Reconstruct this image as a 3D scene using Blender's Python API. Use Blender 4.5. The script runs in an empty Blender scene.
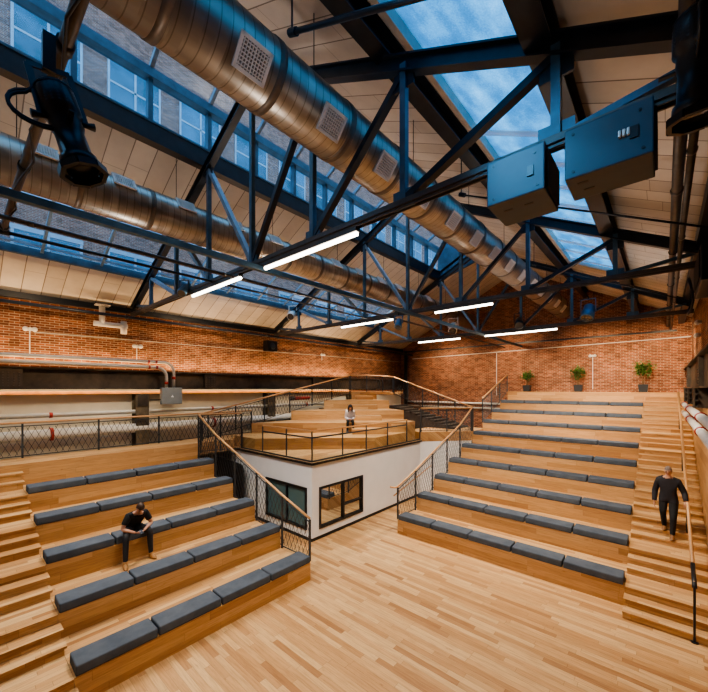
import bpy, bmesh, math, random
from mathutils import Vector, Matrix
random.seed(7)
SC = bpy.context.scene
COL = SC.collection
PI = math.pi
V = Vector

# ------------------------------------------------------------------ mesh helpers
class MB:
    def __init__(s):
        s.v = []; s.f = []; s.m = []
    def poly(s, pts, m=0):
        b = len(s.v); s.v += [tuple(p) for p in pts]; s.f.append(tuple(range(b, b + len(pts)))); s.m.append(m)
    def box(s, x0, x1, y0, y1, z0, z1, m=0, mt=None):
        return s.prism([(x0, y0), (x1, y0), (x1, y1), (x0, y1)], z0, z1, m, mt)
    def prism(s, poly, z0, z1, m=0, mt=None):
        a = sum(poly[i][0] * poly[(i + 1) % len(poly)][1] - poly[(i + 1) % len(poly)][0] * poly[i][1] for i in range(len(poly)))
        if a < 0: poly = poly[::-1]
        n = len(poly); b = len(s.v)
        s.v += [(p[0], p[1], z0) for p in poly] + [(p[0], p[1], z1) for p in poly]
        s.f.append(tuple(b + i for i in reversed(range(n)))); s.m.append(m)
        s.f.append(tuple(b + n + i for i in range(n))); s.m.append(m if mt is None else mt)
        for i in range(n):
            j = (i + 1) % n
            s.f.append((b + i, b + j, b + n + j, b + n + i)); s.m.append(m)
        return s
    def obox(s, mat, hx, hy, hz, m=0):
        b = len(s.v)
        for sx, sy, sz in ((-1,-1,-1),(1,-1,-1),(1,1,-1),(-1,1,-1),(-1,-1,1),(1,-1,1),(1,1,1),(-1,1,1)):
            s.v.append(tuple(mat @ V((sx * hx, sy * hy, sz * hz))))
        for q in ((3,2,1,0),(4,5,6,7),(0,1,5,4),(1,2,6,5),(2,3,7,6),(3,0,4,7)):
            s.f.append(tuple(b + i for i in q)); s.m.append(m)
        return s
    def frame_of(s, a, b, up=(0, 0, 1)):
        a = V(a); b = V(b); d = (b - a).normalized(); u = V(up)
        if abs(d.dot(u)) > .98: u = V((0, 1, 0))
        x = d.cross(u).normalized(); z = x.cross(d).normalized()
        return a, b, d, x, z
    def beam(s, a, b, w, h, up=(0, 0, 1), m=0):
        a, b, d, x, z = s.frame_of(a, b, up)
        M = Matrix((x, d, z)).transposed().to_4x4(); M.translation = (a + b) / 2
        return s.obox(M, w / 2, (b - a).length / 2, h / 2, m)
    def ibeam(s, a, b, w, h, t=.025, up=(0, 0, 1), m=0):
        a, b, d, x, z = s.frame_of(a, b, up)
        q = [(-w/2,-h/2),(w/2,-h/2),(w/2,-h/2+t),(t/2,-h/2+t),(t/2,h/2-t),(w/2,h/2-t),(w/2,h/2),(-w/2,h/2),(-w/2,h/2-t),(-t/2,h/2-t),(-t/2,-h/2+t),(-w/2,-h/2+t)]
        k = len(s.v); n = len(q)
        for e in (a, b):
            for u_, v_ in q: s.v.append(tuple(e + x * u_ + z * v_))
        for i in range(n):
            j = (i + 1) % n
            s.f.append((k + i, k + j, k + n + j, k + n + i)); s.m.append(m)
        for o, rev in ((k, 1), (k + n, 0)):
            for q4 in ((0,1,2,11),(2,3,10,11),(3,4,9,10),(4,5,8,9),(5,6,7,8)):
                t4 = tuple(o + i for i in q4); s.f.append(t4 if not rev else t4[::-1]); s.m.append(m)
        return s
    def tube(s, pts, r, n=8, m=0, cap=True):
        pts = [V(p) for p in pts]; k = len(s.v); rs = r if isinstance(r, (list, tuple)) else [r] * len(pts)
        d0 = (pts[1] - pts[0]).normalized()
        u = V((0, 0, 1)) if abs(d0.z) < .9 else V((1, 0, 0))
        x = d0.cross(u).normalized()
        for i, p in enumerate(pts):
            if i == 0: d = d0
            elif i == len(pts) - 1: d = (pts[i] - pts[i - 1]).normalized()
            else: d = ((pts[i] - pts[i - 1]).normalized() + (pts[i + 1] - pts[i]).normalized()).normalized()
            x = (x - d * x.dot(d)).normalized(); y = d.cross(x)
            for j in range(n):
                t = 2 * PI * j / n
                s.v.append(tuple(p + (x * math.cos(t) + y * math.sin(t)) * rs[i]))
        for i in range(len(pts) - 1):
            for j in range(n):
                a = k + i * n + j; b = k + i * n + (j + 1) % n
                s.f.append((a, b, b + n, a + n)); s.m.append(m)
        if cap:
            s.f.append(tuple(k + j for j in reversed(range(n)))); s.m.append(m)
            e = k + (len(pts) - 1) * n
            s.f.append(tuple(e + j for j in range(n))); s.m.append(m)
        return s
    def lathe(s, a, b, prof, n=16, m=0):
        a = V(a); b = V(b); L = (b - a)
        pts = [a + L * t for t, r in prof]; rs = [max(r, 1e-4) for t, r in prof]
        d = L.normalized(); u = V((0, 0, 1)) if abs(d.z) < .9 else V((1, 0, 0))
        x = d.cross(u).normalized(); y = d.cross(x); k = len(s.v)
        for p, r in zip(pts, rs):
            for j in range(n):
                t = 2 * PI * j / n; s.v.append(tuple(p + (x * math.cos(t) + y * math.sin(t)) * r))
        for i in range(len(pts) - 1):
            for j in range(n):
                q = k + i * n + j; w = k + i * n + (j + 1) % n
                s.f.append((q, w, w + n, q + n)); s.m.append(m)
        s.f.append(tuple(k + j for j in reversed(range(n)))); s.m.append(m)
        e = k + (len(pts) - 1) * n; s.f.append(tuple(e + j for j in range(n))); s.m.append(m)
        return s
    def ball(s, c, rx, ry, rz, nu=12, nv=8, m=0, M=None, fn=None):
        c = V(c); k = len(s.v)
        for i in range(nv + 1):
            ph = -PI / 2 + PI * i / nv
            for j in range(nu):
                t = 2 * PI * j / nu
                p = V((rx * math.cos(ph) * math.cos(t), ry * math.cos(ph) * math.sin(t), rz * math.sin(ph)))
                if fn: p = fn(p)
                if M: p = M @ p
                s.v.append(tuple(c + p))
        for i in range(nv):
            for j in range(nu):
                a = k + i * nu + j; b = k + i * nu + (j + 1) % nu
                s.f.append((a, b, b + nu, a + nu)); s.m.append(m)
        return s
    def mesh(s, me, m=0):
        k = len(s.v); s.v += [tuple(v.co) for v in me.vertices]
        for p in me.polygons:
            s.f.append(tuple(k + i for i in p.vertices)); s.m.append(m)
        return s
    def data(s, name, mats, smooth=False, bevel=0, seg=2, weld=False):
        me = bpy.data.meshes.new(name)
        me.from_pydata(s.v, [], s.f)
        mats = mats if isinstance(mats, (list, tuple)) else [mats]
        for q in mats: me.materials.append(q)
        for p, i in zip(me.polygons, s.m): p.material_index = min(i, len(mats) - 1)
        if bevel or weld:
            bm = bmesh.new(); bm.from_mesh(me)
            if weld: bmesh.ops.remove_doubles(bm, verts=bm.verts, dist=1e-4)
            if bevel: bmesh.ops.bevel(bm, geom=list(bm.edges), offset=bevel, segments=seg, affect='EDGES', profile=.6)
            bm.to_mesh(me); bm.free()
        if smooth:
            for p in me.polygons: p.use_smooth = True
        me.update()
        return me
    def build(s, name, mats, parent=None, smooth=False, bevel=0, seg=2, weld=False):
        o = bpy.data.objects.new(name, s.data(name, mats, smooth, bevel, seg, weld)); COL.objects.link(o)
        if parent is not None: attach(o, parent)
        return o

def attach(o, parent):
    bpy.context.view_layer.update() if False else None
    o.parent = parent
    o.matrix_parent_inverse = world_of(parent).inverted()
def world_of(o):
    M = Matrix.LocRotScale(o.location, o.rotation_euler, o.scale)
    if o.parent: return world_of(o.parent) @ o.matrix_parent_inverse @ M
    return M
def tag(o, label=None, cat=None, group=None, kind=None):
    if label: o['label'] = label
    if cat: o['category'] = cat
    if group: o['group'] = group
    if kind: o['kind'] = kind
    return o
def thing(name, label, cat, loc, group=None, kind=None):
    o = bpy.data.objects.new(name, None); COL.objects.link(o); o.location = loc
    o.empty_display_size = .2
    return tag(o, label, cat, group, kind)
def struct(o, label=None): return tag(o, label, None, None, 'structure')
def copy_tree(o, parent=None):
    c = o.copy(); COL.objects.link(c)
    if parent is not None: c.parent = parent
    for ch in [x for x in KIDS.get(o.name, [])]: copy_tree(ch, c)
    return c
KIDS = {}
def index_kids():
    KIDS.clear()
    for o in COL.objects:
        if o.parent: KIDS.setdefault(o.parent.name, []).append(o)

# ------------------------------------------------------------------ material helpers
class NT:
    def __init__(s, name):
        s.mat = bpy.data.materials.new(name); s.mat.use_nodes = True
        s.nt = s.mat.node_tree; s.nt.nodes.clear(); s.out = s.n('ShaderNodeOutputMaterial')
    def n(s, t, **k):
        q = s.nt.nodes.new(t)
        for a, b in k.items(): setattr(q, a, b)
        return q
    def l(s, a, b): s.nt.links.new(a, b)
    def put(s, sock, val):
        if hasattr(val, 'is_output') or isinstance(val, bpy.types.NodeSocket): s.l(val, sock)
        else: sock.default_value = val
    def math(s, op, a, b=0.0, c=None):
        q = s.n('ShaderNodeMath', operation=op); s.put(q.inputs[0], a); s.put(q.inputs[1], b)
        if c is not None: s.put(q.inputs[2], c)
        return q.outputs[0]
    def pos(s):
        g = s.n('ShaderNodeNewGeometry'); q = s.n('ShaderNodeSeparateXYZ'); s.l(g.outputs['Position'], q.inputs[0])
        return g.outputs['Position'], q.outputs[0], q.outputs[1], q.outputs[2]
    def comb(s, x, y, z=0.0):
        q = s.n('ShaderNodeCombineXYZ')
        for i, a in enumerate((x, y, z)): s.put(q.inputs[i], a)
        return q.outputs[0]
    def noise(s, vec, scale, detail=3, rough=.5):
        q = s.n('ShaderNodeTexNoise'); s.l(vec, q.inputs['Vector']); q.inputs['Scale'].default_value = scale
        q.inputs['Detail'].default_value = detail; q.inputs['Roughness'].default_value = rough
        return q.outputs[0]
    def ramp(s, fac, stops, interp='LINEAR'):
        q = s.n('ShaderNodeValToRGB'); s.l(fac, q.inputs[0]); q.color_ramp.interpolation = interp
        e = q.color_ramp.elements
        while len(e) < len(stops): e.new(.5)
        for k, (p, c) in zip(e, stops): k.position = p; k.color = (*c, 1) if len(c) == 3 else c
        return q.outputs[0]
    def mix(s, fac, a, b, mode='MIX'):
        q = s.n('ShaderNodeMix', data_type='RGBA', blend_type=mode); s.put(q.inputs[0], fac)
        s.put(q.inputs[6], a if not isinstance(a, tuple) or len(a) == 4 else (*a, 1)); s.put(q.inputs[7], b if not isinstance(b, tuple) or len(b) == 4 else (*b, 1))
        return q.outputs[2]
    def bsdf(s, col, rough=.5, metal=0.0, spec=.5, bump=None, bs=.2, bd=.01):
        p = s.n('ShaderNodeBsdfPrincipled')
        s.put(p.inputs['Base Color'], col if not isinstance(col, tuple) or len(col) == 4 else (*col, 1))
        s.put(p.inputs['Roughness'], rough); s.put(p.inputs['Metallic'], metal); s.put(p.inputs['Specular IOR Level'], spec)
        if bump is not None:
            b = s.n('ShaderNodeBump'); b.inputs['Strength'].default_value = bs; b.inputs['Distance'].default_value = bd
            s.l(bump, b.inputs['Height']); s.l(b.outputs[0], p.inputs['Normal'])
        s.l(p.outputs[0], s.out.inputs[0]); return p

def paint(name, col, rough=.5, metal=0.0, var=.12, scale=6.0, spec=.5):
    t = NT(name); P, x, y, z = t.pos(); n = t.noise(P, scale, 4, .6)
    lo = tuple(c * (1 - var) for c in col); hi = tuple(min(1, c * (1 + var)) for c in col)
    t.bsdf(t.ramp(n, [(.3, lo), (.7, hi)]), rough, metal, spec); return t.mat

def wood(name, along, stops, L=1.5, W=.09, rot=0.0, rough=.38, seam=.55, spec=.35):
    t = NT(name); P, x, y, z = t.pos()
    if rot:
        r = t.n('ShaderNodeVectorRotate', rotation_type='Z_AXIS'); t.l(P, r.inputs[0]); r.inputs['Angle'].default_value = rot
        q = t.n('ShaderNodeSeparateXYZ'); t.l(r.outputs[0], q.inputs[0]); x, y, z = q.outputs
    u, p = (x, y) if along == 'X' else (y, x)
    v = t.math('ADD', p, z); v = t.math('ADD', v, 40.013)
    vs = t.math('DIVIDE', v, W); row = t.math('FLOOR', vs)
    w1 = t.n('ShaderNodeTexWhiteNoise', noise_dimensions='1D'); t.l(row, w1.inputs['W'])
    us = t.math('ADD', t.math('DIVIDE', u, L), t.math('MULTIPLY', w1.outputs['Value'], 7.31)); col = t.math('FLOOR', us)
    w2 = t.n('ShaderNodeTexWhiteNoise', noise_dimensions='2D'); t.l(t.comb(row, col), w2.inputs['Vector'])
    base = t.ramp(w2.outputs['Value'], stops)
    gv = t.comb(t.math('MULTIPLY', u, 1.6), t.math('MULTIPLY', v, 22.0), t.math('MULTIPLY', w2.outputs['Value'], 30.0))
    g = t.noise(gv, 1.6, 5, .65)
    c = t.mix(1.0, base, t.ramp(g, [(.25, (.70, .66, .60)), (.55, (1.0, 1.0, 1.0)), (.8, (1.1, 1.1, 1.08))]), 'MULTIPLY')
    k = t.noise(t.comb(t.math('MULTIPLY', u, 3.2), t.math('MULTIPLY', v, 9.0)), 1.3, 2, .5)
    c = t.mix(t.ramp(k, [(.70, (0, 0, 0)), (.78, (.55, .55, .55))]), c, (.22, .10, .04))
    s1 = t.math('LESS_THAN', t.math('FRACT', vs), .035); s2 = t.math('LESS_THAN', t.math('FRACT', us), .004)
    s_ = t.math('MULTIPLY', t.math('MAXIMUM', s1, s2), seam)
    c = t.mix(s_, c, (.10, .045, .018))
    t.bsdf(c, t.math('ADD', rough, t.math('MULTIPLY', g, .15)), 0, spec)
    return t.mat

def brick(name, along, c1, c2, mortar, bw=.23, bh=.075, rough=.85, smut=.35):
    t = NT(name); P, x, y, z = t.pos(); u = x if along == 'X' else y
    vec = t.comb(u, z)
    b = t.n('ShaderNodeTexBrick'); t.l(vec, b.inputs['Vector']); b.inputs['Scale'].default_value = 1
    b.inputs['Brick Width'].default_value = bw; b.inputs['Row Height'].default_value = bh; b.inputs['Mortar Size'].default_value = .011
    b.inputs['Color1'].default_value = (*c1, 1); b.inputs['Color2'].default_value = (*c2, 1); b.inputs['Mortar'].default_value = (*mortar, 1); b.inputs['Bias'].default_value = .1
    w = t.n('ShaderNodeTexWhiteNoise', noise_dimensions='2D')
    t.l(t.comb(t.math('FLOOR', t.math('DIVIDE', u, bw)), t.math('FLOOR', t.math('DIVIDE', z, bh))), w.inputs['Vector'])
    c = t.mix(1.0, b.outputs['Color'], t.ramp(w.outputs['Value'], [(0, (.62, .58, .55)), (.6, (1.0, 1.0, 1.0)), (1, (1.22, 1.12, 1.05))]), 'MULTIPLY')
    n = t.noise(P, 1.1, 5, .65)
    c = t.mix(1.0, c, t.ramp(n, [(.3, (1 - smut, 1 - smut, 1 - smut)), (.65, (1.08, 1.05, 1.0))]), 'MULTIPLY')
    t.bsdf(c, rough, 0, .25, b.outputs['Fac'], .5, -.01)
    return t.mat
# ------------------------------------------------------------------ materials
PALE = [(0, (.36, .175, .068)), (.2, (.50, .275, .115)), (.5, (.58, .345, .155)), (.8, (.65, .42, .205)), (1, (.44, .23, .09))]
WARM = [(0, (.36, .185, .075)), (.3, (.47, .265, .115)), (.6, (.55, .33, .155)), (1, (.43, .23, .092))]  # riser tones: oak finish plus lighting on the risers mixed into the colour
M = {}
M['floor'] = wood('oak_floor', 'X', PALE, 1.25, .115)
M['tx'] = wood('oak_tread_x', 'X', PALE, 1.6, .105)
M['ty'] = wood('oak_tread_y', 'Y', PALE, 1.6, .105)
M['rx'] = wood('oak_riser_x', 'X', WARM, 1.9, .15, seam=.35)
M['ry'] = wood('oak_riser_y', 'Y', WARM, 1.9, .15, seam=.35)
M['td'] = wood('oak_tread_diagonal', 'X', PALE, 1.6, .105, rot=-PI / 4)
M['rd'] = wood('oak_riser_diagonal', 'X', WARM, 1.9, .15, rot=-PI / 4, seam=.35)
M['rail_wood'] = paint('oak_handrail', (.55, .30, .13), .4, 0, .15, 20)
M['cushion'] = None
M['brick_y'] = brick('red_brick_along_y', 'Y', (.33, .125, .060), (.21, .072, .036), (.46, .34, .24))
M['brick_x'] = brick('red_brick_along_x', 'X', (.33, .115, .058), (.21, .068, .034), (.44, .31, .22))
M['plaster'] = paint('cream_plaster', (.72, .64, .50), .8, 0, .06, 2)
M['white'] = paint('white_wall_paint', (.80, .80, .80), .6, 0, .03, 2)
M['black'] = paint('black_metal', (.012, .013, .016), .4, 0, .2, 8)
M['darksteel'] = paint('dark_blue_steel', (.009, .015, .025), .42, .0, .35, 5)
M['bluesteel'] = paint('blue_grey_steel', (.045, .105, .165), .45, 0, .3, 4)
M['lightsteel'] = paint('pale_and_lit_steel', (.16, .24, .32), .42, 0, .25, 5)  # pale ribs, and truss diagonals with window light in the colour
M['brownsteel'] = paint('brown_grey_steel', (.075, .062, .052), .45, 0, .25, 6)
M['stone'] = paint('brown_column', (.11, .082, .048), .75, 0, .5, 3)
M['rust'] = paint('rusty_girder', (.055, .038, .024), .6, .0, .6, 2.2)
M['copper'] = paint('soffit_orange_glow', (.55, .22, .07), .4, .3, .2, 4)  # orange glow of the lit soffit put into the colour
M['pipe'] = paint('grey_pipe', (.45, .42, .37), .5, .1, .12, 5)
M['whitepipe'] = paint('white_pipe', (.72, .70, .66), .45, 0, .08, 5)
M['redclamp'] = paint('red_coupling', (.34, .03, .02), .5, 0, .15, 8)
M['greybox'] = paint('grey_enclosure', (.24, .26, .26), .5, .1, .08, 4)
M['pot'] = paint('black_planter', (.02, .022, .025), .5, 0, .15, 6)
M['trunk'] = paint('plant_stem', (.20, .11, .05), .8, 0, .3, 12)
M['leaf'] = paint('green_leaf', (.045, .13, .025), .45, 0, .5, 9)
M['leaf2'] = paint('light_green_leaf', (.10, .20, .04), .45, 0, .4, 9)
M['soil'] = paint('planter_soil', (.03, .02, .012), .9, 0, .3, 20)
M['vent'] = paint('vent_white', (.72, .68, .62), .5, 0, .05, 5)
M['ventdark'] = paint('vent_gap', (.22, .20, .18), .6, 0, .1, 5)
M['spk'] = paint('speaker_blue_tinted', (.032, .055, .078), .45, 0, .1, 5)  # blue light falling on the cabinets is put into this colour
M['spkgrille'] = paint('speaker_grille', (.012, .012, .013), .7, 0, .2, 60)
M['lamp_black'] = paint('lamp_housing_black', (.012, .014, .018), .32, .2, .2, 9)
M['lamp_white'] = paint('lamp_housing_white', (.70, .68, .64), .45, 0, .06, 9)
M['lamp_blue'] = paint('lamp_housing_blue_steel', (.09, .20, .34), .35, .3, .15, 9)
M['lens'] = paint('lens_glass', (.03, .03, .035), .08, 0, .1, 9, .8)
M['skin'] = paint('skin', (.52, .28, .19), .5, 0, .06, 30)
M['lip'] = paint('lips', (.35, .12, .10), .5, 0, .05, 30)
M['eye'] = paint('eye_dark', (.02, .015, .012), .2, 0, .05, 30)
M['hair_brown'] = paint('hair_brown', (.045, .024, .014), .55, 0, .3, 40)
M['hair_grey'] = paint('hair_grey_cropped', (.16, .12, .10), .6, 0, .3, 40)
M['hair_black'] = paint('hair_black', (.010, .008, .008), .4, 0, .3, 40)
M['tee'] = paint('black_cotton', (.010, .010, .011), .85, 0, .2, 15)
M['jeans'] = paint('charcoal_denim', (.020, .020, .024), .85, 0, .2, 25)
M['navy'] = paint('dark_navy_shirt', (.014, .013, .018), .8, 0, .2, 15)
M['knit'] = paint('pale_grey_knit', (.52, .50, .53), .9, 0, .08, 30)
M['boot'] = paint('tan_suede', (.36, .18, .06), .75, 0, .15, 25)
M['brownshoe'] = paint('brown_leather', (.20, .09, .03), .5, 0, .15, 25)
M['outstone'] = paint('window_stone', (.22, .27, .33), .7, 0, .1, 3)

def cushion_mat():
    t = NT('charcoal_blue_felt'); P, x, y, z = t.pos(); n = t.noise(P, 3.0, 4, .6); f = t.noise(P, 160, 2, .6)
    c = t.ramp(n, [(.3, (.062, .075, .095)), (.7, (.095, .110, .132))])
    t.bsdf(c, .88, 0, .25, f, .25, .004); return t.mat
M['cushion'] = cushion_mat()

def duct_mat():
    t = NT('galvanised_spiral_duct'); P, x, y, z = t.pos()
    fr = t.math('FRACT', t.math('DIVIDE', t.math('ADD', y, t.math('MULTIPLY', z, .06)), .135))
    seam = t.math('LESS_THAN', fr, .09)
    vec = t.comb(t.math('MULTIPLY', x, 3), t.math('FLOOR', t.math('DIVIDE', y, .135)), t.math('MULTIPLY', z, 3))
    n = t.noise(vec, 1.1, 3, .5)
    c = t.ramp(n, [(.3, (.30, .265, .225)), (.7, (.48, .43, .37))])
    c = t.mix(t.math('MULTIPLY', seam, .6), c, (.14, .11, .08))
    t.bsdf(c, t.math('ADD', .30, t.math('MULTIPLY', n, .14)), .85, .5, t.math('MULTIPLY', fr, 1.0), .12, .01)
    return t.mat
M['duct'] = duct_mat()
M['ductband'] = paint('duct_joint', (.17, .14, .115), .5, .6, .2, 5)

def ceiling_mat():
    t = NT('white_ceiling_boards'); P, x, y, z = t.pos()
    v = t.math('DIVIDE', y, .46); row = t.math('FLOOR', v); fr = t.math('FRACT', v)
    w = t.n('ShaderNodeTexWhiteNoise', noise_dimensions='1D'); t.l(row, w.inputs['W'])
    n = t.noise(P, .9, 5, .65); n2 = t.noise(t.comb(t.math('MULTIPLY', x, 1.2), t.math('MULTIPLY', y, 9)), 1.0, 3, .6)
    c = t.ramp(n, [(.3, (.56, .52, .48)), (.7, (.70, .66, .61))])
    c = t.mix(1.0, c, t.ramp(w.outputs['Value'], [(0, (.86, .84, .82)), (1, (1.05, 1.05, 1.05))]), 'MULTIPLY')
    wob = t.math('ADD', .022, t.math('MULTIPLY', n2, .05))
    gap = t.math('MULTIPLY', t.math('LESS_THAN', fr, wob), .7)
    c2 = t.math('MULTIPLY', t.math('LESS_THAN', t.math('FRACT', t.math('ADD', t.math('DIVIDE', x, 1.7), t.math('MULTIPLY', w.outputs['Value'], 5.0))), .006), .5)
    c = t.mix(t.math('MAXIMUM', gap, c2), c, (.07, .05, .035))
    t.bsdf(c, .75, 0, .2); return t.mat
M['ceiling'] = ceiling_mat()

def glass_mat(name, tint, gloss=.1, rough=.02, dark=None):
    t = NT(name); a = t.n('ShaderNodeBsdfTransparent'); a.inputs[0].default_value = (*tint, 1)
    g = t.n('ShaderNodeBsdfGlossy'); g.inputs['Roughness'].default_value = rough; g.inputs[0].default_value = (.9, .95, 1, 1)
    m = t.n('ShaderNodeMixShader'); m.inputs[0].default_value = gloss
    first = a.outputs[0]
    if dark:
        d = t.n('ShaderNodeBsdfDiffuse'); d.inputs[0].default_value = (*dark, 1)
        k = t.n('ShaderNodeMixShader'); k.inputs[0].default_value = .55; t.l(first, k.inputs[1]); t.l(d.outputs[0], k.inputs[2]); first = k.outputs[0]
    t.l(first, m.inputs[1]); t.l(g.outputs[0], m.inputs[2]); t.l(m.outputs[0], t.out.inputs[0]); return t.mat
M['skyglass'] = glass_mat('clear_blue_glass', (.68, .84, .95), .07, .3)
M['railglass'] = glass_mat('railing_glass', (.965, .975, .95), .035)
M['netsteel'] = paint('dark_grey_mesh_steel', (.045, .05, .056), .45, .2, .15, 6)
M['roomglass'] = glass_mat('dark_teal_glass', (.25, .38, .40), .10, .015, (.17, .30, .32))
M['roomglass2'] = glass_mat('dark_mirror_glass', (.30, .34, .30), .62, .01, (.05, .05, .04))

def frosted_mat():
    t = NT('frosted_blue_glass'); P, x, y, z = t.pos()
    n = t.noise(t.comb(x, t.math('MULTIPLY', y, .8)), 1.1, 5, .65); n2 = t.noise(P, 40, 2, .7)
    n3 = t.noise(t.comb(t.math('MULTIPLY', x, 2.2), t.math('MULTIPLY', y, .9)), 1.3, 2, .5)
    f = t.math('ADD', t.math('ADD', t.math('MULTIPLY', n, .45), t.math('MULTIPLY', n3, .45)), t.math('MULTIPLY', n2, .18))
    c = t.ramp(f, [(.34, (.02, .095, .17)), (.50, (.055, .20, .32)), (.60, (.13, .34, .47)), (.76, (.36, .60, .72))])
    a = t.n('ShaderNodeBsdfTranslucent'); t.l(c, a.inputs[0])
    tr = t.n('ShaderNodeBsdfTransparent'); t.l(c, tr.inputs[0])
    g = t.n('ShaderNodeBsdfGlossy'); g.inputs['Roughness'].default_value = .15; g.inputs[0].default_value = (.8, .9, 1, 1)
    m = t.n('ShaderNodeMixShader'); m.inputs[0].default_value = .45; t.l(a.outputs[0], m.inputs[1]); t.l(tr.outputs[0], m.inputs[2])
    m2 = t.n('ShaderNodeMixShader'); m2.inputs[0].default_value = .05; t.l(m.outputs[0], m2.inputs[1]); t.l(g.outputs[0], m2.inputs[2])
    t.l(m2.outputs[0], t.out.inputs[0]); return t.mat
M['frost'] = frosted_mat()

def skybar_mat():
    t = NT('translucent_white_bar'); a = t.n('ShaderNodeBsdfTranslucent'); a.inputs[0].default_value = (.9, .93, .95, 1)
    d = t.n('ShaderNodeBsdfDiffuse'); d.inputs[0].default_value = (.85, .88, .9, 1); m = t.n('ShaderNodeMixShader'); m.inputs[0].default_value = .3
    t.l(a.outputs[0], m.inputs[1]); t.l(d.outputs[0], m.inputs[2]); t.l(m.outputs[0], t.out.inputs[0]); return t.mat
M['skybar'] = skybar_mat()

def emis(name, col, s):
    t = NT(name); e = t.n('ShaderNodeEmission'); e.inputs[0].default_value = (*col, 1); e.inputs[1].default_value = s
    t.l(e.outputs[0], t.out.inputs[0]); return t.mat
M['tube'] = emis('lit_tube', (1.0, .90, .74), 9)

# ------------------------------------------------------------------ layout constants (metres)
T = 1.23; H = .45
LX, LY0, LY1 = -6.69, 1.24, 5.98          # low bleacher: front, near end, aisle end
RY, RX0, RX1 = 9.85, -6.69, -.66          # tall bleacher: front, aisle end, stair end
XL, XR, YB, YN = -14.5, .95, 21.8, -4.0   # room
PZ_L, PZ_R = 2.82, 4.66                   # platform heights
def roof(x): return 11.7 - .5 * abs(x + 6.45)

# ------------------------------------------------------------------ setting
struct(MB().box(XL - .3, XR + .3, YN, YB + .3, -.2, 0).build('floor', M['floor']))
w = MB().box(XL - .35, XL, YN, YB + .3, 5.3, 7.75).build('wall_left', M['brick_y']); struct(w)
struct(MB().box(XL - .35, XL, YN, YB + .3, 0, 5.3).build('wall_left_lower', M['plaster']))
b = MB(); b.prism([(XL - .35, 0), (XR + .35, 0), (XR + .35, 8.2), (-6.45, 11.9), (XL - .35, 7.9)], 0, .3)
b.v = [(p[0], YB + p[2], p[1]) for p in b.v]
struct(b.build('wall_back', M['brick_x'], weld=True))
struct(MB().box(XR, XR + .35, YN, YB + .3, 0, 8.0).build('wall_right', M['brick_y']))
struct(MB().box(.79, XR, YN, YB - .005, 0, 4.3).build('wall_right_lower', M['ry']))
b = MB(); b.prism([(XL - .35, 0), (XR + .35, 0), (XR + .35, 8.2), (-6.45, 11.9), (XL - .35, 7.9)], 0, .2)
b.v = [(p[0], YN - .2 + p[2], p[1]) for p in b.v]
struct(b.build('wall_near', M['plaster']))

SKY_END = 16.4
def roof_strip(xa, xb, ya, yb, th=.14):
    b = MB(); p = [(xa, roof(xa)), (xb, roof(xb)), (xb, roof(xb) + th), (xa, roof(xa) + th)]
    k = len(b.v)
    for y in (ya, yb):
        for q in p: b.v.append((q[0], y, q[1]))
    for q in ((0,1,2,3),(7,6,5,4),(0,4,5,1),(1,5,6,2),(2,6,7,3),(3,7,4,0)): b.f.append(q); b.m.append(0)
    struct(b.build('ceiling', M['ceiling']))
roof_strip(XL - .35, -12.85, YN, SKY_END)
roof_strip(-10.55, -8.67, YN, SKY_END)
roof_strip(-6.45, -2.78, YN, SKY_END)
roof_strip(-1.12, XR + .35, YN, SKY_END)
roof_strip(XL - .35, -6.45, SKY_END, YB + .3)
roof_strip(-6.45, XR + .35, SKY_END, YB + .3)

def sl(xa, y, dz=0): return (xa, y, roof(xa) + dz)
# window_1: low sloping skylight on the left roof slope
root = struct(thing('window_1', None, None, (-11.7, 6, roof(-11.7))))
b = MB(); b.poly([sl(-12.8, YN, .06), sl(-12.8, SKY_END, .06), sl(-10.6, SKY_END, .06), sl(-10.6, YN, .06)]); b.build('window_pane', M['skyglass'], root)
MB().beam(sl(-12.85, YN, .0), sl(-12.85, SKY_END, .0), .12, .2).build('window_frame', M['bluesteel'], root)
MB().beam(sl(-10.55, YN, .0), sl(-10.55, SKY_END, .0), .12, .2).build('window_frame', M['bluesteel'], root)
MB().beam(sl(-12.6, YN, .02), sl(-12.6, SKY_END, .02), .05, .06).build('window_frame', M['lightsteel'], root)
y = .3
while y < SKY_END + .2:
    MB().beam(sl(-12.8, y, .03), sl(-10.6, y, .03), .07, .09).build('window_rib', M['lightsteel'], root); y += 1.36
# window_2: clerestory, upright glass of the roof monitor; window_3: its sloping roof glass
XM = -8.67; ZS = roof(XM); MZ0, MZ1 = ZS + .12, ZS + 1.12
root = struct(thing('window_2', None, None, (XM, 6, ZS)))
MB().box(XM - .08, XM + .14, YN, SKY_END, ZS - .28, MZ0).build('window_sill', M['darksteel'], root)
MB().box(XM - .06, XM + .16, YN, SKY_END, MZ0, MZ0 + .05).build('window_frame', M['bluesteel'], root)
MB().box(XM - .06, XM + .18, YN, SKY_END, MZ1, MZ1 + .2).build('window_frame', M['bluesteel'], root)
b = MB(); b.poly([(XM, YN, MZ0), (XM, SKY_END, MZ0), (XM, SKY_END, MZ1), (XM, YN, MZ1)]); b.build('window_pane', M['skyglass'], root)
y = 2.94 - 1.36 * 4
while y < SKY_END:
    MB().box(XM - .05, XM + .1, y - .05, y + .05, MZ0, MZ1).build('window_mullion', M['bluesteel'], root)
    y += 1.36
root = struct(thing('window_3', None, None, (XM, 6, MZ1)))
XT = -6.55; ZT = MZ1 + .2 + .55 * (XT - XM)
b = MB(); b.poly([(XM, YN, MZ1 + .2), (XM, SKY_END, MZ1 + .2), (XT, SKY_END, ZT), (XT, YN, ZT)]); b.build('window_pane', M['skyglass'], root)
y = 2.94 - 1.36 * 4
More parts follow.
